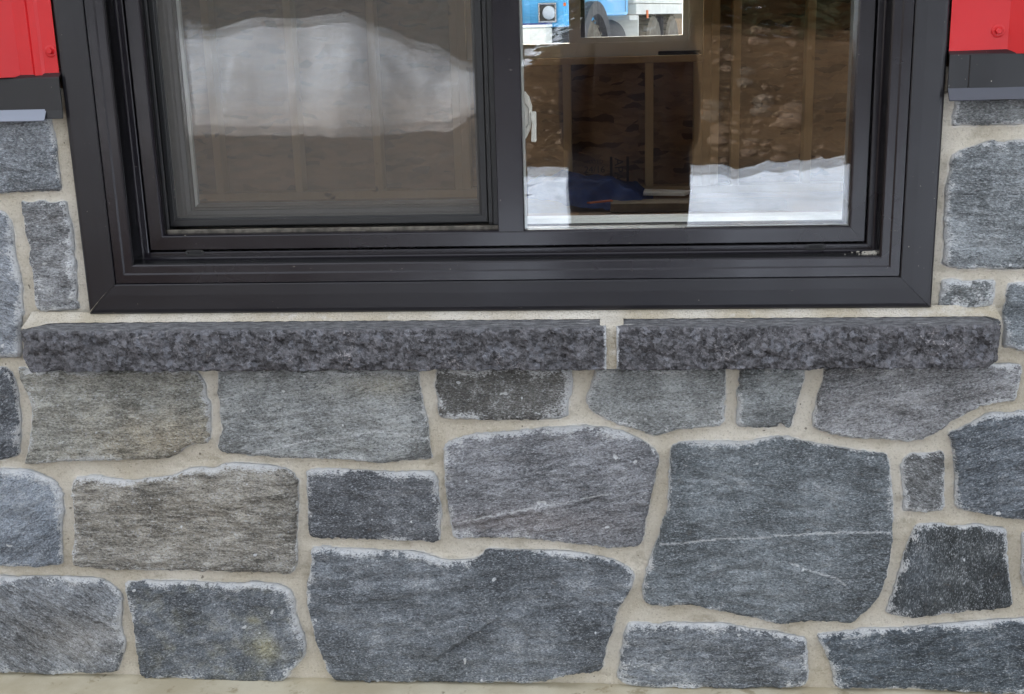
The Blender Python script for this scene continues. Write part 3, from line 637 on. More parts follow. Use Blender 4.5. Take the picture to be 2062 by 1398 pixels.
# sill stones: sawn sloping top, rock-faced front
def build_sill(x0, x1, seed, left_end, right_end):
    path = []   # (y, z, topness)
    for t in np.linspace(0, 1, 14): path.append((6 - t * 54, 1127 - t * 8, 1.0))
    for t in np.linspace(0, 1, 24)[1:]: path.append((-49 - 1.5 * math.sin(t * 3.1), 1118.5 - t * 62, 0.0))
    for t in np.linspace(0, 1, 10)[1:]: path.append((-49 + t * 55, 1056 + t * 1, 0.0))
    pa = np.array(path); xs = np.arange(x0, x1 + 0.1, 2.8); xs = np.linspace(x0, x1, len(xs)); n = len(pa)
    X = np.repeat(xs, n); Y = np.tile(pa[:, 0], len(xs)); Zz = np.tile(pa[:, 1], len(xs)); T = np.tile(pa[:, 2], len(xs))
    q = np.stack([X / 26, Y / 26, Zz / 26], 1) + seed * 9.1
    T_ = fbm(q * 1.1 + 7, 3) * 4; fr_ = T_ - np.floor(T_)
    ch = fbm(q * 0.7, 3) * 5.0 + np.abs(fbm(q * 2.0 + 3, 4, gain=0.6)) * 8 + fbm(q * 6 + 3, 3, gain=.6) * 3.4 + (np.floor(T_) + sstep(.3, .7, fr_)) * 2.0 - 2
    fr = np.tile((np.arange(n) >= 13).astype(float), len(xs)) * sstep(1126, 1112, Zz) 
    front = np.exp(-((Y + 50) / 12) ** 2) * fr
    Y2 = Y + ch * front * 1.25
    topm = T * np.exp(-((Y + 49) / 9) ** 2)
    Zt = Zz + fbm(q * 1.6, 3) * 0.9 * T + fbm(q * 2 + 9, 4) * 5.0 * np.exp(-((Zz - 1119) / 5) ** 2) * np.exp(-((Y + 49) / 7) ** 2) + fbm(q * 1.5 + 4, 4) * 3.0 * sstep(1064, 1056, Zz)
    X2 = X.copy()
    for xe, sgn, kind in ((x0, 1, left_end), (x1, -1, right_end)):
        de = (X - xe) * sgn
        if kind:   # rounded, chipped corner: pulled back in plan and at the corners
            Y2 = Y2 + np.clip(26 - de, 0, None) ** 2 / 26 * 0.85 * sstep(-20, -50, Y)
            Zt = Zt - T * np.clip(20 - de, 0, None) * 0.25 + (1 - T) * sstep(1075, 1056, Zz) * np.clip(22 - de, 0, None) * 0.30
        X2 = X2 + sgn * fbm(q * 1.7 + 31, 3) * 3.0 * np.exp(-np.clip(de, 0, None) / 8)
    V = np.stack([X2, Y2, Zt], 1) / 1000; F = []
    for i in range(len(xs) - 1):
        for j in range(n - 1): a = i * n + j; F.append((a, a + 1, a + n + 1, a + n))
    F.append(tuple(range(n))[::-1]); F.append(tuple((len(xs) - 1) * n + k for k in range(n)))
    o = mesh_obj("sill_stone", V.tolist(), F, M['granite'], wall, True)
    me = o.data; me.polygons[len(F) - 1].use_smooth = False; me.polygons[len(F) - 2].use_smooth = False
    at = me.attributes.new("top", 'FLOAT', 'POINT'); at.data.foreach_set("value", (T * sstep(-50, -45, Y)).astype(np.float32))
    ee = np.full(len(X), 30.0)
    if not left_end: ee = np.minimum(ee, X - x0)
    if not right_end: ee = np.minimum(ee, x1 - X)
    at = me.attributes.new("edge", 'FLOAT', 'POINT'); at.data.foreach_set("value", ee.astype(np.float32))
    return keep(o)
tag(build_sill(-902, -17, 1, True, False), "long dark rock-faced sill stone under the window")
tag(build_sill(-2, 540, 2, False, True), "shorter dark rock-faced sill stone with lime veins")

def ribbon(name, rows, mat, parent):   # rows: list of polylines of equal length -> quad sheet
    n = len(rows[0]); V = [p for r in rows for p in r]; F = []
    for i in range(len(rows) - 1):
        for j in range(n - 1): a = i * n + j; F.append((a, a + 1, a + n + 1, a + n))
    return mesh_obj(name, V, F, mat, parent, True)
def build_bead():
    xs = np.linspace(-897, 538, 430); rows = []
    for t in np.linspace(0, 1, 7):
        fwd = 11.0 + 22 * sstep(-850, -896, xs) + 20 * sstep(522, 537, xs)
        y = -7 - fwd * t ** 1.5; z = 1138.5 - 14.0 * t - 3.5 * t * sstep(-850, -896, xs)
        q = np.stack([xs / 14, np.full(len(xs), t * 2.0), np.full(len(xs), 4.0)], 1); w = fbm(q, 4) * 2.4
        endt = 7 * (1 - t) * (sstep(-840, -890, xs) + sstep(470, 530, xs))
        rows.append([((x) / 1000, (y_ + a * .8 + e_) / 1000, (z_ + a * 0.45) / 1000) for x, a, e_, y_, z_ in zip(xs, w, endt, y, z)])
    keep(ribbon("mortar_bead", rows, M['bead'], wall))
    # pointing in the joint between the two sill stones
    rows = []
    for z in np.linspace(1128, 1056, 26):
        row = []
        for x in np.linspace(-26, 8, 9):
            a = float(fbm(np.array([[x / 9, z / 9, 2.0]]), 3)[0]); yy = -44 if z < 1120 else -44 + (z - 1120) * 3
            row.append((x / 1000, (yy + a * 1.6 + 0.012 * (x + 9) ** 2) / 1000, z / 1000))
        rows.append(row)
    keep(ribbon("mortar_bead", rows, M['bead'], wall))
build_bead()

# concrete ledge the stone stands on
fnd = empty("foundation", (0, 0, 0)); tag(fnd, "cream concrete foundation ledge below the lowest stones", "foundation")
def ledge():
    xs = np.arange(-1.75, 1.55, 0.008); prof = [(0.02, .517), (-.02, .516), (-.05, .514), (-.085, .511), (-.094, .507), (-.098, .500), (-.098, .40), (-.098, .2), (-.098, -.3)]
    rows = []
    for y, z in prof:
        w = fbm(np.stack([xs * 30, np.full(len(xs), y * 60), np.full(len(xs), z * 9)], 1), 3) * 0.0022
        rows.append([(x, y - a, z + a) for x, a in zip(xs, w)])
    return ribbon("concrete_ledge", rows, M['concrete'], fnd)
ledge()
box("footing_core", -1.75, 1.55, 0.03, 0.25, -.3, .50, M['concrete'], fnd)

# ------------------------------------------------------------------ window
mm = 0.001
win = empty("window", (0, 0, 0)); tag(win, "dark bronze sliding window with an insect screen on its left half", "window")
def mitred(name, rect, prof, mat, parent, gap=0.0, sides="BLRT", bevel=0.0, smooth=False):
    """four mitred lengths of a closed profile [(inward offset, y)] in mm round rect (x0,x1,z0,z1) in mm"""
    x0, x1, z0, z1 = rect; out = []
    for s in sides:
        bm = bmesh.new(); ends = []
        for e in (0, 1):
            ring = []
            for o, y in prof:
                g = gap if e == 0 else -gap
                if s == 'B': p = ((x0 + o if e == 0 else x1 - o) + g, y, z0 + o)
                if s == 'T': p = ((x0 + o if e == 0 else x1 - o) + g, y, z1 - o)
                if s == 'L': p = (x0 + o, y, (z0 + o if e == 0 else z1 - o) + g)
                if s == 'R': p = (x1 - o, y, (z0 + o if e == 0 else z1 - o) + g)
                ring.append(bm.verts.new((p[0] * mm, p[1] * mm, p[2] * mm)))
            ends.append(ring)
        A, B = ends; n = len(A); bm.faces.new(A); bm.faces.new(B[::-1])
        for i in range(n): bm.faces.new((A[i], B[i], B[(i + 1) % n], A[(i + 1) % n]))
        out.append(bm_obj(name, bm, mat, parent, bevel=bevel, smooth=smooth))
    return out
OUT = (WX0, WX1, WZ0, WZ1)
mitred("casing", OUT, [(0, 12), (0, -8), (1.0, -11.0), (3.5, -13.2), (8, -14.2), (30, -14.8), (45.2, -14.6), (46.4, -13.4), (46.4, 12)], M['trim'], win, 0.25)
mitred("outer_frame", OUT, [(47.2, 37), (47.2, -11.2), (48, -12), (60.4, -12), (62.8, -10.0), (73.0, -9.8), (75.0, -7.8), (75.4, 37)], M['frame'], win, 0.05)
mitred("channel_strip", OUT, [(75.45, 36.5), (75.45, -6.0), (75.9, -5.6), (75.9, 24.5), (75.5, 36.5)], M['channel'], win)  # thin near-black strips over the recess returns
mitred("frame_step", OUT, [(52, 37.5), (75.4, 37.5), (75.4, 24.8), (77.0, 28.6), (78.6, 30), (85.4, 30), (86.6, 30.6), (87, 31.6), (87.2, 60), (52, 60)], M['frame'], win, 0.05)
mitred("sash_frame", OUT, [(87.3, 47), (90.4, 47), (90.4, 29), (91.4, 27.6), (110.4, 27.4), (112.0, 28.0), (113.6, 30.8), (113.8, 60), (87.3, 60)], M['frame'], win, 0.12)
mitred("channel_strip", (WX0, WX1, WZ0, WZ1), [(113.5, 60), (113.9, 33), (114.3, 33), (114.3, 60)], M['channel'], win, sides="L")  # near-black strip on the left return only
mitred("frame_core", OUT, [(30, 60.5), (113.8, 60.5), (114, 84), (30, 84)], M['rubber'], win)
mitred("inner_liner", OUT, [(40, 84.5), (84, 84.5), (84, 150), (40, 150)], M['white'], win)
GX0, GX1, GZ0, GZ1 = WX0 + 113.8, WX1 - 113.8, WZ0 + 113.8, WZ1 - 113.8     # clear opening
# centre mullion with a groove down its left side
prism("mullion", [(-176*mm, 60*mm), (-176*mm, 28.6*mm), (-174.8*mm, 27.4*mm), (-138.4*mm, 27.4*mm), (-137*mm, 28.8*mm), (-137*mm, 84*mm), (-176*mm, 84*mm)], 'z', (WZ0 + 112.5) * mm, (WZ1 - 112.5) * mm, M['frame'], win)
prism("mullion_strip", [(-193*mm, 84*mm), (-193*mm, 57*mm), (-192*mm, 56*mm), (-187*mm, 56*mm), (-186.4*mm, 58*mm), (-185.6*mm, 58*mm), (-185*mm, 50*mm), (-184*mm, 49*mm), (-176.3*mm, 49*mm), (-176.3*mm, 84*mm)], 'z', (GZ0 - 0.5) * mm, GZ1 * mm, M['sash'], win)
# weep slots
def weep(x0, x1, z):
    w = empty("weep_cover"); w.parent = win
    bm = bmesh.new(); n = 20; cx, hw, hh = (x0 + x1) / 2, (x1 - x0) / 2, 4.3
    outl = []
    for k in range(n):
        t = 2 * math.pi * k / n; c, s = math.cos(t), math.sin(t)
        outl.append((cx + math.copysign(hw - hh, c) + hh * c if abs(c) > 1e-6 else cx, z + hh * s))
    A = [bm.verts.new((u * mm, 28.9 * mm, v * mm)) for u, v in outl]; B = [bm.verts.new((cx * mm + (u - cx) * mm * .78, 28.9 * mm, z * mm + (v - z) * mm * .52)) for u, v in outl]
    Cc = [bm.verts.new((q.co.x, 29.95 * mm, q.co.z)) for q in B]; D = [bm.verts.new((q.co.x, 30.6 * mm, q.co.z)) for q in A]
    for k in range(n):
        j = (k + 1) % n
        bm.faces.new((A[k], A[j], B[j], B[k])); bm.faces.new((B[k], B[j], Cc[j], Cc[k])); bm.faces.new((A[k], D[k], D[j], A[j]))
    bm_obj("slot_rim", bm, M['sash'], w)
    box("slot_opening", (x0 + 5) * mm, (x1 - 5) * mm, 29.6 * mm, 29.9 * mm, (z - 2.3) * mm, (z + 2.3) * mm, M['rubber'], w)
weep(-656, -627, 1221); weep(273, 302, 1218.8)
# right light: two panes, spacer between
def pane(name, x0, x1, z0, z1, y, tx=0.0, tz=0.0):
    bm = bmesh.new(); hx, hz = (x1 - x0) / 2 * mm, (z1 - z0) / 2 * mm; add_box(bm, -hx, hx, -.002, .002, -hz, hz)
    o = bm_obj(name, bm, M['glass'], win); o.location = ((x0 + x1) / 2 * mm, y * mm, (z0 + z1) / 2 * mm); o.rotation_euler = (R(tx), 0, R(tz)); return o
pane("glass_pane", -140, GX1 + 4, GZ0 - 6, GZ1 + 4, 37, 0.0, 0.0)
pane("glass_pane", -140, GX1 + 4, GZ0 - 6, GZ1 + 4, 54, 0.26, -0.07)
def ring(name, x0, x1, z0, z1, w, y0, y1, mat, bevel=0.0):
    mitred(name, (x0, x1, z0, z1), [(0, y0), (w, y0), (w, y1), (0, y1)], mat, win, bevel=bevel)
ring("glass_spacer", -139, GX1 + 8, GZ0 - 5, GZ1, 5.0, 40.5, 49.5, M['spacer'])
# white inner sash seen through the glass
mitred("inner_sash", (-190, 402, 1221.5, GZ1 + 40), [(0, 92), (22, 92), (24, 93.5), (24.5, 97), (25.5, 99), (32, 99.5), (33, 101), (33, 128), (0, 128)], M['white'], win)
# sash latch
lt = empty("latch"); lt.parent = win
def poly_y(name, pts, y0, y1, mat, parent, bevel=0.0):
    return prism(name, [(a * mm, b * mm) for a, b in pts], 'y', y0 * mm, y1 * mm, mat, parent, bevel=bevel)
poly_y("latch_plate", [(-143.2, 1379.3), (-134.4, 1379.3), (-127.5, 1393.0), (-125.1, 1402.8), (-124.6, 1426.4), (-128.5, 1440.1), (-134.4, 1448.0), (-143.2, 1448.0)], 66, 78, M['white'], lt, 0.0012)
poly_y("latch_lever", [(-126.6, 1375.4), (-119.7, 1374.4), (-118.7, 1377.3), (-118.2, 1417.6), (-119.7, 1419.5), (-126.1, 1418.5), (-127.0, 1410.7), (-124.2, 1401.9), (-125.6, 1393.0)], 61, 71, M['white'], lt, 0.0012)
poly_y("latch_seam", [(-133.4, 1395.0), (-129.1, 1400.9), (-128.9, 1424.4), (-134.4, 1432.3), (-134.4, 1429.3), (-130.5, 1423.4), (-130.7, 1401.9), (-134.4, 1397.0)], 65.2, 65.9, M['spacer'], lt)
# left light: track, screen, sliding sash
dusty = m_plain("dusty_track", srgb(92, 87, 79), 0.8, var=.5, vscale=90)
box("screen_track", GX0 * mm, -176.5 * mm, 42 * mm, 45 * mm, (GZ0 - 1) * mm, (GZ0 + 5.5) * mm, dusty, win, 0.0008)
box("screen_track", GX0 * mm, (GX0 + 4) * mm, 42 * mm, 45 * mm, (GZ0 + 6) * mm, GZ1 * mm, M['sash'], win, 0.0008)
SC = (-689.0, -194.0, 1256.5, GZ1 + 2)
mitred("screen_frame", SC, [(0, 70), (0, 61), (1, 60), (9.5, 60), (10.6, 61), (10.8, 63.5), (13.2, 63.8), (13.4, 70)], M['sash'], win, 0.05)
def mesh_screen():
    x0, x1, z0, z1 = SC[0] + 12, SC[1] - 12, SC[2] + 12, SC[3] - 12; V, F = [], []
    def wire(a, b, r, vertical):
        i = len(V)
        for e in (a, b):
            for du, dv in ((-r, 0), (0, -r), (r, 0), (0, r)):
                V.append(((e[0] + du) * mm, (e[1] + dv) * mm, e[2] * mm) if vertical else (e[0] * mm, (e[1] + dv) * mm, (e[2] + du) * mm))
        for k in range(4): F.append((i + k, i + (k + 1) % 4, i + 4 + (k + 1) % 4, i + 4 + k))
    P = 1.55
    for k in range(int((x1 - x0) / P) + 1): wire((x0 + k * P, 65.0, z0), (x0 + k * P, 65.0, z1), 0.135, True)
    for k in range(int((z1 - z0) / P) + 1): wire((x0, 65.2, z0 + k * P), (x1, 65.2, z0 + k * P), 0.135, False)
    mesh_obj("screen_mesh", V, F, M['screen'], win)
mesh_screen()
SS = (-690.0, -178.0, GZ0, GZ1)
mitred("sliding_sash", SS, [(0, 124), (0, 86), (1, 85), (17, 85), (19, 86.5), (21, 90), (26, 93), (27, 96), (27, 124)], M['sash'], win, 0.1)
mitred("sash_gasket", SS, [(27.1, 97), (30.0, 97), (31.0, 98.5), (31.0, 112), (27.1, 112)], M['rubber'], win)
mitred("glass_spacer", SS, [(31.2, 101.2), (36.0, 101.2), (36.0, 108.8), (31.2, 108.8)], M['spacer'], win, sides="L")
mitred("glass_spacer", SS, [(31.2, 101.2), (36.0, 101.2), (36.0, 108.8), (31.2, 108.8)], M['sash'], win, sides="BRT")
pane("glass_pane", SS[0] + 27.4, SS[1] - 27.4, SS[2] + 27.4, SS[3] - 27.4, 98.8, 0.0, 0.0)
pane("glass_pane", SS[0] + 27.4, SS[1] - 27.4, SS[2] + 27.4, SS[3] - 27.4, 111.2, 0.24, 0.05)
# bits of sealant at the casing's lower corners and edge
def sealant(pts, y, w, seed):
    rr = random.Random(seed); V, F = [], []
    P = resample([(a, b) for a, b in pts] + [(a, b) for a, b in pts[::-1]], 4)[: max(3, int(len(pts) * 12))]
    P = []
    for (a, b), (c, d) in zip(pts[:-1], pts[1:]):
        n = max(2, int(math.hypot(c - a, d - b) / 3))
        P += [(a + (c - a) * k / n, b + (d - b) * k / n) for k in range(n)]
    P.append(pts[-1])
    for x, z in P:
        k = rr.uniform(.25, 1.0) * w
        V += [(x * mm, (y + 1.5) * mm, (z - k) * mm), (x * mm, (y - k * .35) * mm, z * mm), (x * mm, (y + 1.5) * mm, (z + k) * mm)]
    for i in range(len(P) - 1):
        for j in (0, 1): F.append((3 * i + j, 3 * i + j + 1, 3 * i + 4 + j, 3 * i + 3 + j))
    mesh_obj("sealant", V, F, M['bead'], win, True)
sealant([(-799, 1139), (-780, 1159), (-768, 1171)], -14.9, 1.3, 1)
sealant([(446, 1139), (436, 1139.5)], -9, 2.6, 2); sealant([(447, 1140), (446.5, 1152)], -8, 1.6, 4)
sealant([(-250, 1139.4), (-200, 1140.2), (-150, 1139.6)], -11.5, 1.1, 3); sealant([(100, 1139), (260, 1139)], -10.5, 0.7, 5); sealant([(-798, 1139), (-420, 1139)], -10, 0.45, 6)

box("frame_seam", .0245, .0253, .0268, .0276, 1.2275, 1.2462, M['rubber'], win)
def crumbs():
    bm = bmesh.new(); bmesh.ops.create_icosphere(bm, subdivisions=1, radius=1.0); bv = np.array([v.co[:] for v in bm.verts]); bf = [[v.index for v in f.verts] for f in bm.faces]; bm.free(); V, F = [], []
    for k in range(70):
        x = .371 - abs(RNG.normal()) * .013; r = RNG.uniform(.0004, .0016); y = RNG.uniform(.0, .023)
        q_ = bv * (1 + .3 * RNG.normal(size=(len(bv), 1))) * np.array([1.6, 1.2, .7]) * r + np.array([x, y, (WZ0 + 76.2) * mm + r * .4]); b = len(V); V += q_.tolist(); F += [[b + i for i in f] for f in bf]
    o = mesh_obj("dirt_crumbs", V, F, M['bead'], win); o["kind"] = "stuff"
crumbs()

# ------------------------------------------------------------------ red siding and flashing
def siding(name, ribs, x0, x1, z0, z1, label, minor=()):
    s = empty(name, ((x0 + x1) / 2 * mm, 0, z0 * mm)); tag(s, label, "siding")
    off = -8.0; pts = [(x0, -4.0)]
    ev = []
    for r in ribs: ev += [(r - 33, -4.0), (r - 13, -21), (r - 12, -22), (r + 12, -22), (r + 13, -21), (r + 33, -4.0)]
    for r in minor: ev += [(r - 9, -4.0), (r - 5, -6.5), (r + 5, -6.5), (r + 9, -4.0)]
    pts += [e for e in sorted(ev) if x0 < e[0] < x1] + [(x1, -4.0)]
    outl = [(a * mm, (b + off) * mm) for a, b in pts] + [(a * mm, (b + off + 0.8) * mm) for a, b in pts[::-1]]
    keep(prism("panel", outl, 'z', z0 * mm, z1 * mm, M['red'], s)); return s
sl = siding("metal_siding", [-893 - 229 * k for k in range(4)][::-1], -1700, -801.5, 1490, 2850, "red ribbed steel siding to the left of the window", [-831])
sr = siding("metal_siding", [558 + 229 * k for k in range(5)], 448.5, 1500, 1488, 2850, "red ribbed steel siding to the right of the window")
siding("metal_siding", [-664, -435, -206, 23, 252], -800, 447, 2200, 2850, "red ribbed steel siding above the window head")
def screw(x, z, parent):
    bm = bmesh.new(); lathe(bm, [(0.0088, -.0042), (0.0088, -.0052), (0.0070, -.0058)], 'y', (x * mm, -.008, z * mm), 24); lathe(bm, [(.0046, -.0056), (.0046, -.0100), (.0038, -.0108)], 'y', (x * mm, -.008, z * mm), 6)
    return keep(bm_obj("screw", bm, M['red'], parent))
screw(-810, 1525, sl); screw(511, 1518, sr); screw(511, 1900, sr); screw(-830, 1900, sl)
CAPP = [(.012, 1.500), (-.003, 1.4985), (-.0185, 1.4895), (-.0203, 1.4878), (-.0208, 1.4435), (-.0312, 1.4290), (-.0300, 1.4278), (-.0185, 1.4420), (-.0178, 1.4862), (-.002, 1.4965), (.012, 1.4975)]
def cap(x0, x1, label, hem):
    c = empty("drip_cap", ((x0 + x1) / 2 * mm, 0, 1.428)); tag(c, label, "flashing")
    bm = bmesh.new(); xs = np.arange(x0, x1 + 1, 12.0) if x1 - x0 > 24 else np.array([x0, x1]); xs[-1] = x1
    rings = []
    for x in xs:
        w = 0.0005 * math.sin(x * .02) + 0.0003 * math.sin(x * .071); rings.append([bm.verts.new((x * mm, y + w * (2 if i in (5, 6) else 1), z + w * (i in (5, 6)))) for i, (y, z) in enumerate(CAPP)])
    n = len(CAPP)
    for a, b in zip(rings[:-1], rings[1:]):
        for i in range(n): bm.faces.new((a[i], b[i], b[(i + 1) % n], a[(i + 1) % n]))
    bm.faces.new(rings[0]); bm.faces.new(rings[-1][::-1])
    keep(bm_obj("flashing", bm, M['flash'], c))
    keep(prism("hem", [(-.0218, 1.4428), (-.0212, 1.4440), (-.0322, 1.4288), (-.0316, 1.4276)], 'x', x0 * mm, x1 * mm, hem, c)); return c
cl = cap(-1700, -823, "black metal drip cap below the red siding left of the window", m_plain("pale_hem_metal", srgb(128, 134, 146), 0.3, metal=0.2))  # hem coloured lighter here than on the right cap
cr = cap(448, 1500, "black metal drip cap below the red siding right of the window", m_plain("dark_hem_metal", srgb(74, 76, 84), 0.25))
EP = [(.012, 1.5005), (-.004, 1.4995), (-.0205, 1.4895), (-.0225, 1.4875), (-.0228, 1.4420), (-.0240, 1.4305), (-.0228, 1.4300), (-.0205, 1.4420), (-.0200, 1.4870), (-.002, 1.498)]
ep = keep(prism("end_piece", EP, 'x', -.8245, -.7985, M['flash'], cl))
keep(prism("fold", [(.474, -.0206), (.4748, -.0216), (.4756, -.0206)], 'z', 1.444, 1.487, M['flash'], cr))

# ------------------------------------------------------------------ the room behind
def S(o): o["kind"] = "structure"; return o
S(box("wall_core", -1.70, WX0 * mm + .045, .024, .15, .5, 2.85, M['osb'])); S(box("wall_core", WX1 * mm - .045, 1.5, .024, .15, .5, 2.85, M['osb']))
S(box("wall_core", WX0 * mm + .0455, WX1 * mm - .0455, .024, .15, .5, WZ0 * mm + .038, M['osb'])); S(box("wall_core", WX0 * mm + .0455, WX1 * mm - .0455, .024, .15, WZ1 * mm - .038, 2.85, M['osb']))
RX0, RX1, RY1, FZ = -2.6, 3.2, 4.38, 0.70
S(box("room_floor", RX0, RX1, .155, RY1 + .1, FZ - .2, FZ, M['ply']))
S(box("ceiling", RX0 - .1, RX1 + .1, .0, RY1 + .12, 2.855, 3.0, M['osb']))
for xa, nm, d0, d1 in ((RX0 - .1, "wall_left", 1.2, 2.4), (RX1, "wall_right", 1.3, 2.3)):      # unseen doorway openings, added to let daylight into the room
    for ya, yb, za, zb in ((.155, d0, FZ - .7, 2.85), (d1, RY1 + .1, FZ - .7, 2.85), (d0, d1, FZ - .7, FZ), (d0, d1, 2.7, 2.85)):
        S(box(nm, xa, xa + .1, ya, yb, za, zb, M['osb']))
S(box("wall_front", RX0 - .1, -1.702, .0, .15, 0, 2.85, M['osb'])); S(box("wall_front", 1.502, RX1 + .1, .0, .15, 0, 2.85, M['osb']))
fw = empty("far_wall", (0.3, RY1, FZ)); tag(fw, "unfinished strand board wall with bare studs seen through the window", "wall")
HX0, HX1, HZ0, HZ1 = -.727, .411, 1.366, 2.38
for (a, b, c, d) in ((RX0, RX1, FZ - .7, HZ0 - .032), (RX0, HX0, HZ0 - .032, 2.85), (HX1, RX1, HZ0 - .032, 2.85), (HX0, HX1, HZ1, 2.85)):
    pn = keep(box("board_panel", a, b, RY1, RY1 + .02, c, d, M['osb'], fw))
    if d == HZ0 - .032: low = pn
def stud(x0, x1, z0, z1, y0=4.285, y1=4.379, name="stud"): return keep(box(name, x0, x1, y0, y1, z0, z1, M['wood'], fw, 0.0015, 1))
stud(RX0, RX1, FZ, FZ + .038, name="bottom_plate"); stud(RX0, RX1, 2.81, 2.85, name="top_plate")
stud(HX0 - .0, HX1, HZ0 - .032, HZ0, y0=4.275, name="rough_sill"); stud(HX0, HX1, HZ1, HZ1 + .14, name="header")
for x in (-.660, -.262, .138, .372): stud(x, x + .039, FZ + .039, HZ0 - .033)
for x in (.412, .452, .553, .899, 1.305, 1.71, 2.11, 2.52, 2.9, -.767, -.807, -1.21, -1.62, -2.03, -2.44): stud(x, x + .039, FZ + .039, 2.809)
# panel grade stamp on the lower sheet
def text(name, body, size, x, y, z, mat, parent, rot=0.0):
    cu = bpy.data.curves.new(name, 'FONT'); cu.body = body; cu.size = size; cu.extrude = 0.0
    o = bpy.data.objects.new(name, cu); COL.objects.link(o)
    dg = bpy.context.evaluated_depsgraph_get(); me = bpy.data.meshes.new_from_object(o.evaluated_get(dg)); bpy.data.objects.remove(o)
    me.materials.clear(); me.materials.append(mat); m2 = bpy.data.objects.new(name, me); link(m2, parent)
    m2.matrix_parent_inverse = Matrix.Identity(4)
    m2.matrix_basis = Matrix.Translation((x, y, z)) @ Matrix.Rotation(rot, 4, 'Y') @ Matrix.Rotation(R(90), 4, 'X'); return m2
ink = m_plain("stamp_ink", srgb(26, 20, 16), 0.8)
for body, size, x, z, rot in (("24/16", .046, -.165, .800, 0), ("EXPOSURE 1", .020, -.165, .772, 0), ("RATED", .026, -.15, .846, 0), ("APA", .062, -.012, .872, R(90))):
    tobj = text("panel_stamp", body, size, x, RY1 - .0015, z, ink, low, rot)
    tobj.matrix_parent_inverse = (fw.matrix_basis @ low.matrix_parent_inverse).inverted()
for x in (-.036, .046): keep(box("panel_stamp", x, x + .013, RY1 - .0016, RY1 - .0012, .742, .878, ink, fw))

farw = empty("far_window", (-.16, RY1, HZ0)); tag(farw, "dark framed window in the far stud wall with the truck behind it", "window")
def far_ring(name, x0, x1, z0, z1, w, y0, y1, mat): 
    for o in mitred(name, (x0, x1, z0, z1), [(0, y0), (0, y1), (w, y1), (w, y0)], mat, farw, bevel=0.0015): keep(o)
grey = m_frame("far_frame_vinyl", (222, 218, 206), 0.45, 0.3)
far_ring("frame", -728, 412, 1367, 2381, 66, 4330, 4430, grey)
far_ring("sash", -200, 346, 1430, 2317, 28, 4350, 4400, grey)
keep(box("mullion", -.228, -.176, 4.335, 4.425, 1.432, 2.315, grey, farw)); keep(box("gasket", -.172, -.152, 4.352, 4.398, 1.459, 2.29, M['rubber'], farw))
def far_pane(x0, x1, z0, z1, y): 
    t = box("glass_pane", x0, x1, y, y + .004, z0, z1, M['glass'], farw); keep(t)
far_pane(-.662, -.229, 1.431, 2.314, 4.39); far_pane(-.15, .316, 1.46, 2.287, 4.374)
keep(box("black_tape", .20, .405, 4.318, 4.332, 1.366, 1.385, M['rubber'], farw, 0.004))

# things lying on the room's floor
blue = m_plain("blue_poly_tarp", srgb(12, 46, 104), 0.75, 0.2, var=0.25, vscale=12); cardm = m_plain("brown_cardboard", srgb(150, 116, 80), 0.8, var=0.12)
def tarp_z(x, y):
    P = np.stack([x * 5, y * 5, 0 * x + 3], 1); d = np.maximum(np.abs((x + .14) / .36), np.abs((y - 4.02) / .30)) + .25 * fbm(P, 2)
    return FZ + .004 + (0.11 * (1 - sstep(.2, 1.0, d)) + .05 * np.abs(fbm(P * 1.6, 4))) * (d < 1.2) + .05 * sstep(-.1, -.4, x)
o = grid_obj("blue_tarp", np.arange(-.55, .17, .012), np.arange(3.74, 4.27, .012), tarp_z, blue); tag(o, "crumpled dark blue tarp heaped on the floor by the far wall", "tarp")
prism("white_trim_offcut", [(.12, 3.93), (.31, 3.89), (.345, 3.98), (.13, 4.05)], 'z', FZ + .045, FZ + .060, M['white'], None, 0.001); tag(bpy.data.objects["white_trim_offcut"], "white board offcut with an angled end lying beyond the plank", "board")
wo = bpy.data.objects["white_trim_offcut"]
pk = box("plank", -.03, .75, 3.70, 3.84, FZ + .004, FZ + .042, m_plain("weathered_plank", srgb(104, 92, 74), 0.8, var=.2, vscale=15), None, .002); tag(pk, "bare lumber plank lying on the floor inside", "plank")
cb = box("cardboard_scrap", -.50, -.17, 3.52, 3.66, FZ + .006, FZ + .012, cardm, None, .001); tag(cb, "flat brown cardboard scrap on the floor by the blue tarp", "cardboard")
og = m_plain("orange_strap", srgb(190, 96, 24), 0.6)
st = prism("orange_strap", [(-.12, 3.66), (-.02, 3.72), (-.03, 3.735), (-.135, 3.675)], 'z', FZ + .05, FZ + .056, og, None); tag(st, "short orange strap lying on the tarp's front edge", "strap")

# ------------------------------------------------------------------ truck in the far yard
tk = empty("dump_truck", (-.59, 14.0, .52), R(-15)); tag(tk, "blue and white truck parked beyond the far window", "truck")
tb = m_plain("sky_blue_paint", srgb(84, 172, 222), 0.4, var=0.06, vscale=2); tw = m_plain("dusty_white_paint", srgb(214, 212, 202), 0.5, var=0.10, vscale=3)
td = m_plain("dusty_black_plastic", srgb(66, 64, 64), 0.7, var=0.25, vscale=5); tt = m_plain("muddy_tyre", srgb(112, 104, 90), 0.9, var=0.35, vscale=7)
chrome = m_plain("chrome", srgb(210, 212, 214), 0.15, metal=1.0); lens = m_plain("headlamp_lens", srgb(206, 214, 220), 0.1); amber = m_plain("amber_lens", srgb(226, 110, 30), 0.3); navy = m_plain("navy_stripe", srgb(40, 56, 120), 0.5)
def tbox(name, *a, mat=tb, parent=tk, bevel=.01): return box(name, *a, mat, parent, bevel)
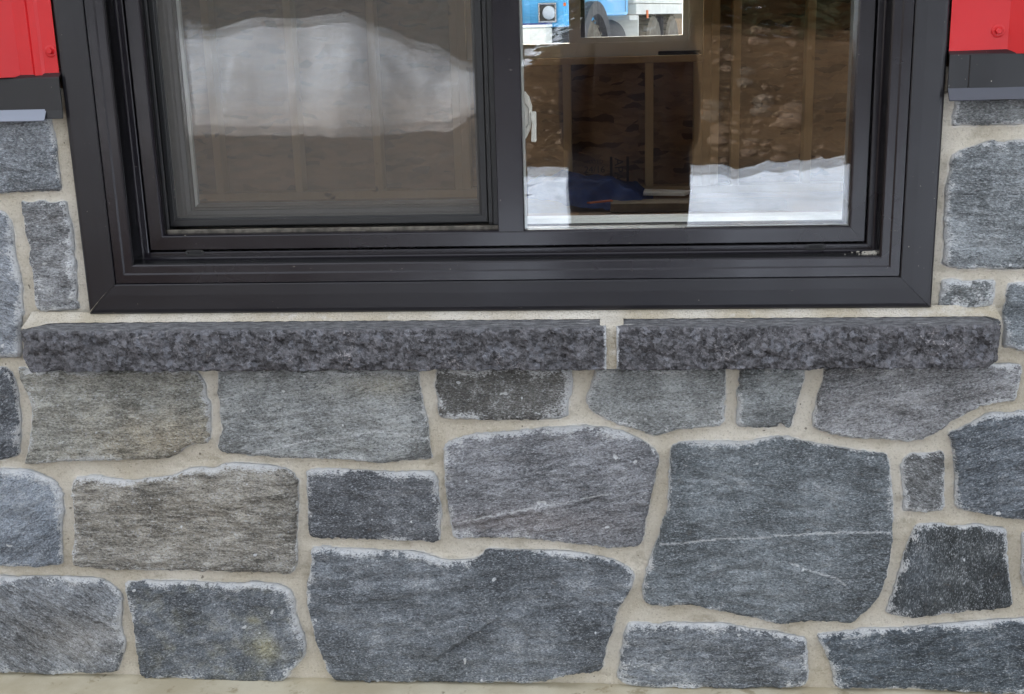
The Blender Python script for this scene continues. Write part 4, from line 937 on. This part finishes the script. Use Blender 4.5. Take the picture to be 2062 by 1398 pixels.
bp = tbox("bumper", -2.2, -.17, -.42, -.16, .48, .93, mat=tw, bevel=.02); box("bumper_cap", -2.2, -.17, -.43, -.15, .935, .965, M['white'], bp, .004); box("bumper_stripe", -2.2, -.17, -.415, -.16, .9655, .985, navy, bp)
tbox("hood", -2.05, -.02, 0, 1.5, .93, 1.95, bevel=.05); tbox("grille", -1.75, -.62, -.03, .0, .95, 1.85, mat=tw)
hl = empty("headlight"); hl.parent = tk
def rring(name, x0, x1, z0, z1, w, y0, y1, mat, parent):
    bm = bmesh.new()
    for a in ((x0, x1, z0, z0 + w), (x0, x1, z1 - w, z1), (x0, x0 + w, z0 + w, z1 - w), (x1 - w, x1, z0 + w, z1 - w)): add_box(bm, a[0], a[1], y0, y1, a[2], a[3])
    return bm_obj(name, bm, mat, parent, bevel=.004)
rring("bezel", -.395, -.155, .985, 1.225, .022, -.03, -.004, chrome, hl)
box("bucket", -.372, -.178, -.012, -.004, 1.008, 1.202, td, hl)
bm = bmesh.new(); lathe(bm, [(.084, -.013), (.084, -.024), (.07, -.034), (.03, -.042)], 'y', (-.255, 0, 1.105), 32); bm_obj("lens", bm, lens, hl, True)
tbox("marker_light", -.065, -.035, -.02, .0, 1.18, 1.22, mat=amber, bevel=.004)
def arch(name, u, r0, r1, x0, x1, zc, mat):
    out = []; 
    for k in range(15): t = R(8 + 164 * k / 14); out.append((u - r1 * math.cos(t), zc + r1 * math.sin(t)))
    inn = []
    for k in range(15): t = R(8 + 164 * k / 14); inn.append((u - r0 * math.cos(t), zc + r0 * math.sin(t)))
    return prism(name, out + inn[::-1], 'x', x0, x1, mat, tk)
arch("fender_flare", .95, .58, .74, -.45, .10, .50, td)
def wheel(u, x0, x1, r=.52, turn=0.0):
    w = empty("wheel", ((x0 + x1) / 2, u, r), R(turn)); w.parent = tk; h = (x1 - x0) / 2
    bm = bmesh.new(); lathe(bm, [(.27, -h), (r - .06, -h), (r - .01, -h * .8), (r, -h * .4), (r, h * .4), (r - .01, h * .8), (r - .06, h), (.27, h)], 'x', (0, 0, 0), 40); bm_obj("tyre", bm, tt, w, False)
    bm = bmesh.new(); lathe(bm, [(.275, h - .10), (.275, h - .005), (.24, h - .01), (.22, h - .09), (.12, h - .08), (.10, h + .02), (.02, h + .02)], 'x', (0, 0, 0), 32); bm_obj("rim", bm, tw, w, False)
    # tread lugs
    for k in range(26):
        t = 2 * math.pi * k / 26; b = box("lug", -h * .85, h * .85, -.02, .02, r - .004, r + .018, tt, w); b.rotation_euler = (t, 0, 0)
wheel(.95, -.36, -.02, turn=-12); wheel(.95, -2.25, -1.93, turn=-12); wheel(4.75, -.34, -.02); wheel(6.1, -.34, -.02)
cabp = [(1.5, 1.05), (3.05, 1.05), (3.05, 2.9), (1.9, 2.9), (1.5, 2.0)]
cb_ = prism("cab", cabp, 'x', -2.3, -.02, tb, tk, .04); prism("side_window", [(1.85, 1.95), (2.75, 1.95), (2.75, 2.65), (2.0, 2.65)], 'x', -.018, -.012, M['rubber'], cb_); box("door_seam", -.016, -.012, 2.84, 2.85, 1.1, 2.8, td, cb_)
bm = bmesh.new(); lathe(bm, [(.02, 0), (.26, .0), (.28, .03), (.28, .87), (.26, .9), (.02, .9)], 'y', (-.32, 2.1, .72), 32); bm_obj("fuel_tank", bm, td, tk, True)
tbox("step", -.4, -.05, 1.75, 2.05, .55, .95, mat=td); tbox("chassis_rail", -1.7, -.6, 1.2, 7.6, .75, 1.0, mat=td)
tbox("body", -2.35, 0, 3.35, 7.8, 1.22, 3.2, mat=tw, bevel=.03); tbox("body_skirt", -.12, .01, 3.4, 7.8, 1.06, 1.215, mat=tw); tbox("mudguard", -.45, -.05, 3.75, 3.80, .45, 1.05, mat=tw); tbox("mudflap", -.42, -.04, 5.42, 5.44, .25, 1.02, mat=td)
tbox("marker_light", .012, .03, 4.02, 4.10, 1.0, 1.12, mat=amber, bevel=.004); tbox("toolbox", -.5, -.04, 3.2, 3.7, .98, 1.05, mat=tw)
tbox("sign_plate", -1.95, -.75, -.425, -.421, .58, .85, mat=M['white'], parent=tk, bevel=0)

# ------------------------------------------------------------------ rocks on the bank
def rock_mesh(name, r, seed):
    bm = bmesh.new(); bmesh.ops.create_icosphere(bm, subdivisions=2, radius=1.0)
    P = np.array([v.co[:] for v in bm.verts]); n = fbm(P * 1.1 + seed * 5.1, 3) * .55 + fbm(P * 3 + seed, 3) * .12
    for v, k in zip(bm.verts, n): v.co = v.co * (1 + k); v.co.x *= 1.15; v.co.z *= .75; v.co *= r
    me = bpy.data.meshes.new(name); bm.to_mesh(me); bm.free(); return me
rockm = [m_plain("pale_rock", srgb(104, 88, 74), 0.9, var=.15, vscale=6), m_plain("grey_rock", srgb(92, 84, 75), 0.9, var=.2, vscale=6)]
def on_ground(x, y): return float(ground_z(np.array([x]), np.array([y]))[0])
for i, (x, y, r, lb) in enumerate([(2.05, -13.1, .14, "large pale boulder low on the dirt bank reflected in the right pane"), (1.75, -13.5, .12, "round grey boulder reflected just above the largest boulder"), (1.15, -12.5, .12, "pale boulder reflected beside the far wall's corner studs"), (1.15, -13.3, .12, "pale rock reflected above the boulder by the corner studs"), (1.95, -16.2, .10, "pinkish rock near the top of the reflected dirt bank"), (1.65, -14.4, .10, "small pink rock midway up the reflected dirt bank")]):
    me = rock_mesh("boulder", r, i + 1); me.materials.append(rockm[i % 2]); o = link(bpy.data.objects.new("boulder", me)); o.location = (x, y, on_ground(x, y) + r * .2); o.rotation_euler = (0, 0, i * 1.1); tag(o, lb, "boulder", "boulders on the dirt bank")
def loose_stones():
    V, F = [], []
    bm = bmesh.new(); bmesh.ops.create_icosphere(bm, subdivisions=1, radius=1.0); bv = np.array([v.co[:] for v in bm.verts]); bf = [[v.index for v in f.verts] for f in bm.faces]; bm.free()
    n = 700; xs = RNG.uniform(-2.2, 7, n); ys = RNG.uniform(-17.4, -11.2, n); rs = 0.012 + 0.07 * RNG.random(n) ** 5; m = RNG.random(n) < .0
    xs[m] = RNG.uniform(-9, -1, m.sum()); ys[m] = RNG.uniform(-16, -7, m.sum()); zs = ground_z(xs, ys)
    for x, y, z, r in zip(xs, ys, zs, rs):
        q = bv * (1 + .3 * RNG.normal(size=(len(bv), 1))) * np.array([1.2, 1, .75]) * r + np.array([x, y, z + r * .3]); b = len(V); V += q.tolist(); F += [[b + i for i in f] for f in bf]
    o = mesh_obj("loose_stones", V, F, rockm[0]); tag(o, "pale loose stones scattered over the reflected dirt bank", "stones", kind="stuff")
loose_stones()

# ------------------------------------------------------------------ spruces beyond the bank
def tree_meshes(seed, H):
    rr = np.random.default_rng(seed); V, F = [], []
    for k in range(int(H * 9)):
        h = 0.05 + (H - .2) * (k / (H * 9)) ; L = (1 - h / H) ** .8 * H * .30 + .15
        for b in range(6):
            a = rr.uniform(0, 2 * math.pi); ll = L * rr.uniform(.65, 1.1)
            for s in np.arange(.12, 1.0, .16 / max(ll, .4)):
                rad = s * ll; zz = h - .28 * rad * rad / max(L, .3) + rr.uniform(-.05, .05)
                for q in range(4):
                    c = np.array([math.cos(a) * rad, math.sin(a) * rad, zz]) + rr.normal(size=3) * .05
                    t = np.array([math.cos(a + rr.uniform(-.9, .9)), math.sin(a + rr.uniform(-.9, .9)), rr.uniform(-.6, .1)]) * rr.uniform(.10, .22)
                    w = np.cross(t, rr.normal(size=3)); w = w / (np.linalg.norm(w) + 1e-6) * rr.uniform(.025, .06)
                    i = len(V); V += [(c - t - w * .4).tolist(), (c + w).tolist(), (c + t).tolist(), (c - w).tolist()]; F.append((i, i + 1, i + 2, i + 3))
    me = bpy.data.meshes.new("crown"); me.from_pydata(V, [], F); me.materials.append(M['needles'])
    bm = bmesh.new(); lathe(bm, [(H * .022, -.3), (H * .018, H * .2), (H * .012, H * .6), (.01, H * .97)], 'z', (0, 0, 0), 9); tr = bpy.data.meshes.new("trunk"); bm.to_mesh(tr); bm.free(); tr.materials.append(M['bark'])
    return me, tr
TM = [tree_meshes(3, 6.5), tree_meshes(4, 5.0), tree_meshes(5, 7.5)]
names = ["spruce reflected at the top right of the right pane", "second spruce in from the right edge of the right pane's reflection", "spruce reflected behind the crest of the dirt bank", "spruce reflected behind the snow pile's low right end", "tall spruce reflected over the right shoulder of the snow pile", "spruce reflected behind the snow pile's summit", "spruce reflected above the left side of the snow pile", "spruce reflected at the far left of the screened pane", "distant spruce behind the others on the left", "distant spruce behind the others in the middle", "distant spruce behind the others on the right", "outermost distant spruce on the right"]
for i, (x, y, k, s) in enumerate([(4.3, -18.9, 0, 1), (2.95, -19.2, 2, .9), (1.6, -18.7, 1, 1.1), (0.0, -19.5, 0, .9), (-2.4, -23.5, 2, 1), (-4.6, -24.5, 0, 1.1), (-6.9, -23.2, 1, 1.2), (-9.3, -24, 2, .9), (-7.6, -28, 2, 1.1), (-3.2, -29, 2, 1.2), (0.9, -27, 2, 1.1), (5.6, -25.5, 0, 1.3)]):
    t = empty("spruce_tree", (x, y, on_ground(x, y) - (.55 if i < 4 else .1)), i * 1.3); t.scale = (s, s, s); tag(t, names[i], "tree", "spruces beyond the dirt bank")
    for nm, me in (("crown", TM[k][0]), ("trunk", TM[k][1])): link(bpy.data.objects.new(nm, me), t)

# ------------------------------------------------------------------ the person taking the picture, reflected in the glass
jacket = m_plain("dark_jacket", srgb(34, 34, 40), 0.9, 0.2, var=.15, vscale=20); jeans = m_plain("dark_jeans", srgb(38, 44, 60), 0.9, 0.2, var=.2, vscale=30); glove = m_plain("dark_gloves", srgb(30, 30, 33), 0.8); skin = m_plain("skin", srgb(196, 150, 124), 0.6); hair = m_plain("brown_hair", srgb(52, 40, 32), 0.8); boot = m_plain("dark_boots", srgb(40, 34, 30), 0.7)
def skinned(name, nodes, edges, root, mats, pick, parent=None, sub=2):
    me = bpy.data.meshes.new(name); me.from_pydata([n[0] for n in nodes], edges, []); o = bpy.data.objects.new(name, me); COL.objects.link(o)
    o.modifiers.new("skin", 'SKIN'); sv = me.skin_vertices[0].data
    for i, n in enumerate(nodes): sv[i].radius = (n[1], n[2] if len(n) > 2 else n[1]); sv[i].use_root = (i == root)
    sm = o.modifiers.new("sub", 'SUBSURF'); sm.levels = sub; sm.render_levels = sub
    dg = bpy.context.evaluated_depsgraph_get(); m2 = bpy.data.meshes.new_from_object(o.evaluated_get(dg)); bpy.data.objects.remove(o)
    m2.materials.clear()
    for m in mats: m2.materials.append(m)
    for p in m2.polygons: p.use_smooth = True; p.material_index = pick(p.center)
    return link(bpy.data.objects.new(name, m2), parent)
CX, BY = 0.033, -1.99
ps = empty("person", (CX, BY, 0)); tag(ps, "person in a dark jacket holding up a camera, reflected in the right pane", "person")
nodes = [((0, 0, .90), .205, .14), ((0, .0, 1.06), .213, .135), ((0, .0, 1.29), .195, .125), ((0, 0, 1.47), .14, .10), ((0, .01, 1.57), .064), ((0, .02, 1.63), .062), ((0, .035, 1.71), .082, .098), ((0, .03, 1.795), .080, .094), ((0, .02, 1.855), .045, .055),
         ((.155, 0, 1.46), .066), ((.165, .05, 1.29), .058), ((.165, .10, 1.165), .052), ((.13, .16, 1.30), .043), ((.055, .185, 1.45), .032), ((.045, .19, 1.49), .030, .022),
         ((-.155, 0, 1.46), .066), ((-.160, .05, 1.29), .056), ((-.158, .10, 1.17), .050), ((-.15, .16, 1.30), .042), ((-.125, .185, 1.45), .032), ((-.115, .19, 1.49), .030, .022),
         ((.10, 0, .86), .105), ((.11, .01, .50), .068), ((.115, 0, .12), .048), ((.12, .10, .045), .042, .04), ((-.10, 0, .86), .105), ((-.11, .01, .50), .068), ((-.115, 0, .12), .048), ((-.12, .10, .045), .042, .04)]
edges = [(0, 1), (1, 2), (2, 3), (3, 4), (4, 5), (5, 6), (6, 7), (7, 8), (3, 9), (9, 10), (10, 11), (11, 12), (12, 13), (13, 14), (3, 15), (15, 16), (16, 17), (17, 18), (18, 19), (19, 20), (0, 21), (21, 22), (22, 23), (23, 24), (0, 25), (25, 26), (26, 27), (27, 28)]
def pick(c):
    if c.z > 1.60 and abs(c.x) < .12 and c.y < .15: return 3 if (c.z > 1.78 or c.y < -.01) else 2
    if c.y > .165 and c.z > 1.46: return 5
    if c.z < .13: return 4
    if c.z < .90: return 1
    return 0
skinned("body", nodes, edges, 0, [jacket, jeans, skin, hair, boot, glove], pick, ps)
def hand(sx, x):
    hn = [((x, .19, 1.485), .026, .016), ((x, .195, 1.515), .028, .015)]; he = [(0, 1)]
    for k, (dz, ln) in enumerate(((.012, .030), (.0, .034), (-.013, .031), (-.026, .024))):
        b = len(hn); hn += [((x - sx * .012, .205, 1.52 + dz), .009), ((x - sx * .030, .218, 1.524 + dz), .0085), ((x - sx * (.030 + ln), .222, 1.522 + dz), .008)]; he += [(1, b), (b, b + 1), (b + 1, b + 2)]
    b = len(hn); hn += [((x - sx * .015, .185, 1.49), .010), ((x - sx * .035, .180, 1.505), .0095), ((x - sx * .052, .184, 1.512), .009)]; he += [(0, b), (b, b + 1), (b + 1, b + 2)]
    skinned("hand", hn, he, 0, [glove], lambda c: 0, ps, 1)
hand(1, .042); hand(-1, -.112)
fc = bmesh.new(); lathe(fc, [(.004, .150), (.013, .146), (.014, .13), (.004, .12)], 'y', (0, -.01, 1.695), 12); bm_obj("nose", fc, skin, ps, True)
for sx in (-1, 1):
    fe = bmesh.new(); bmesh.ops.create_icosphere(fe, subdivisions=2, radius=.012, matrix=Matrix.Translation((sx * .032, .122, 1.725))); bm_obj("eye", fe, hair, ps, True)
    fe = bmesh.new(); bmesh.ops.create_icosphere(fe, subdivisions=2, radius=1, matrix=Matrix.Translation((sx * .083, .03, 1.72)) @ Matrix.Diagonal((.008, .02, .032, 1))); bm_obj("ear", fe, skin, ps, True)
box("mouth", -.022, .022, .126, .132, 1.663, 1.669, m_plain("lips", srgb(160, 90, 84), .5), ps, .002)
cmr = empty("compact_camera", (0, -1.785, 1.545)); tag(cmr, "small black camera held in front of the reflected person's face", "camera")
dk = m_plain("camera_black", srgb(22, 22, 24), 0.5)
box("camera_body", -.055, .055, -.016, .012, -.034, .034, dk, cmr, .004); bm = bmesh.new(); lathe(bm, [(.024, .012), (.024, .02), (.021, .026), (.015, .026)], 'y', (0, 0, 0), 28); bm_obj("lens_barrel", bm, dk, cmr, True); box("shutter_button", .028, .042, -.006, .006, .034, .038, dk, cmr, .001)
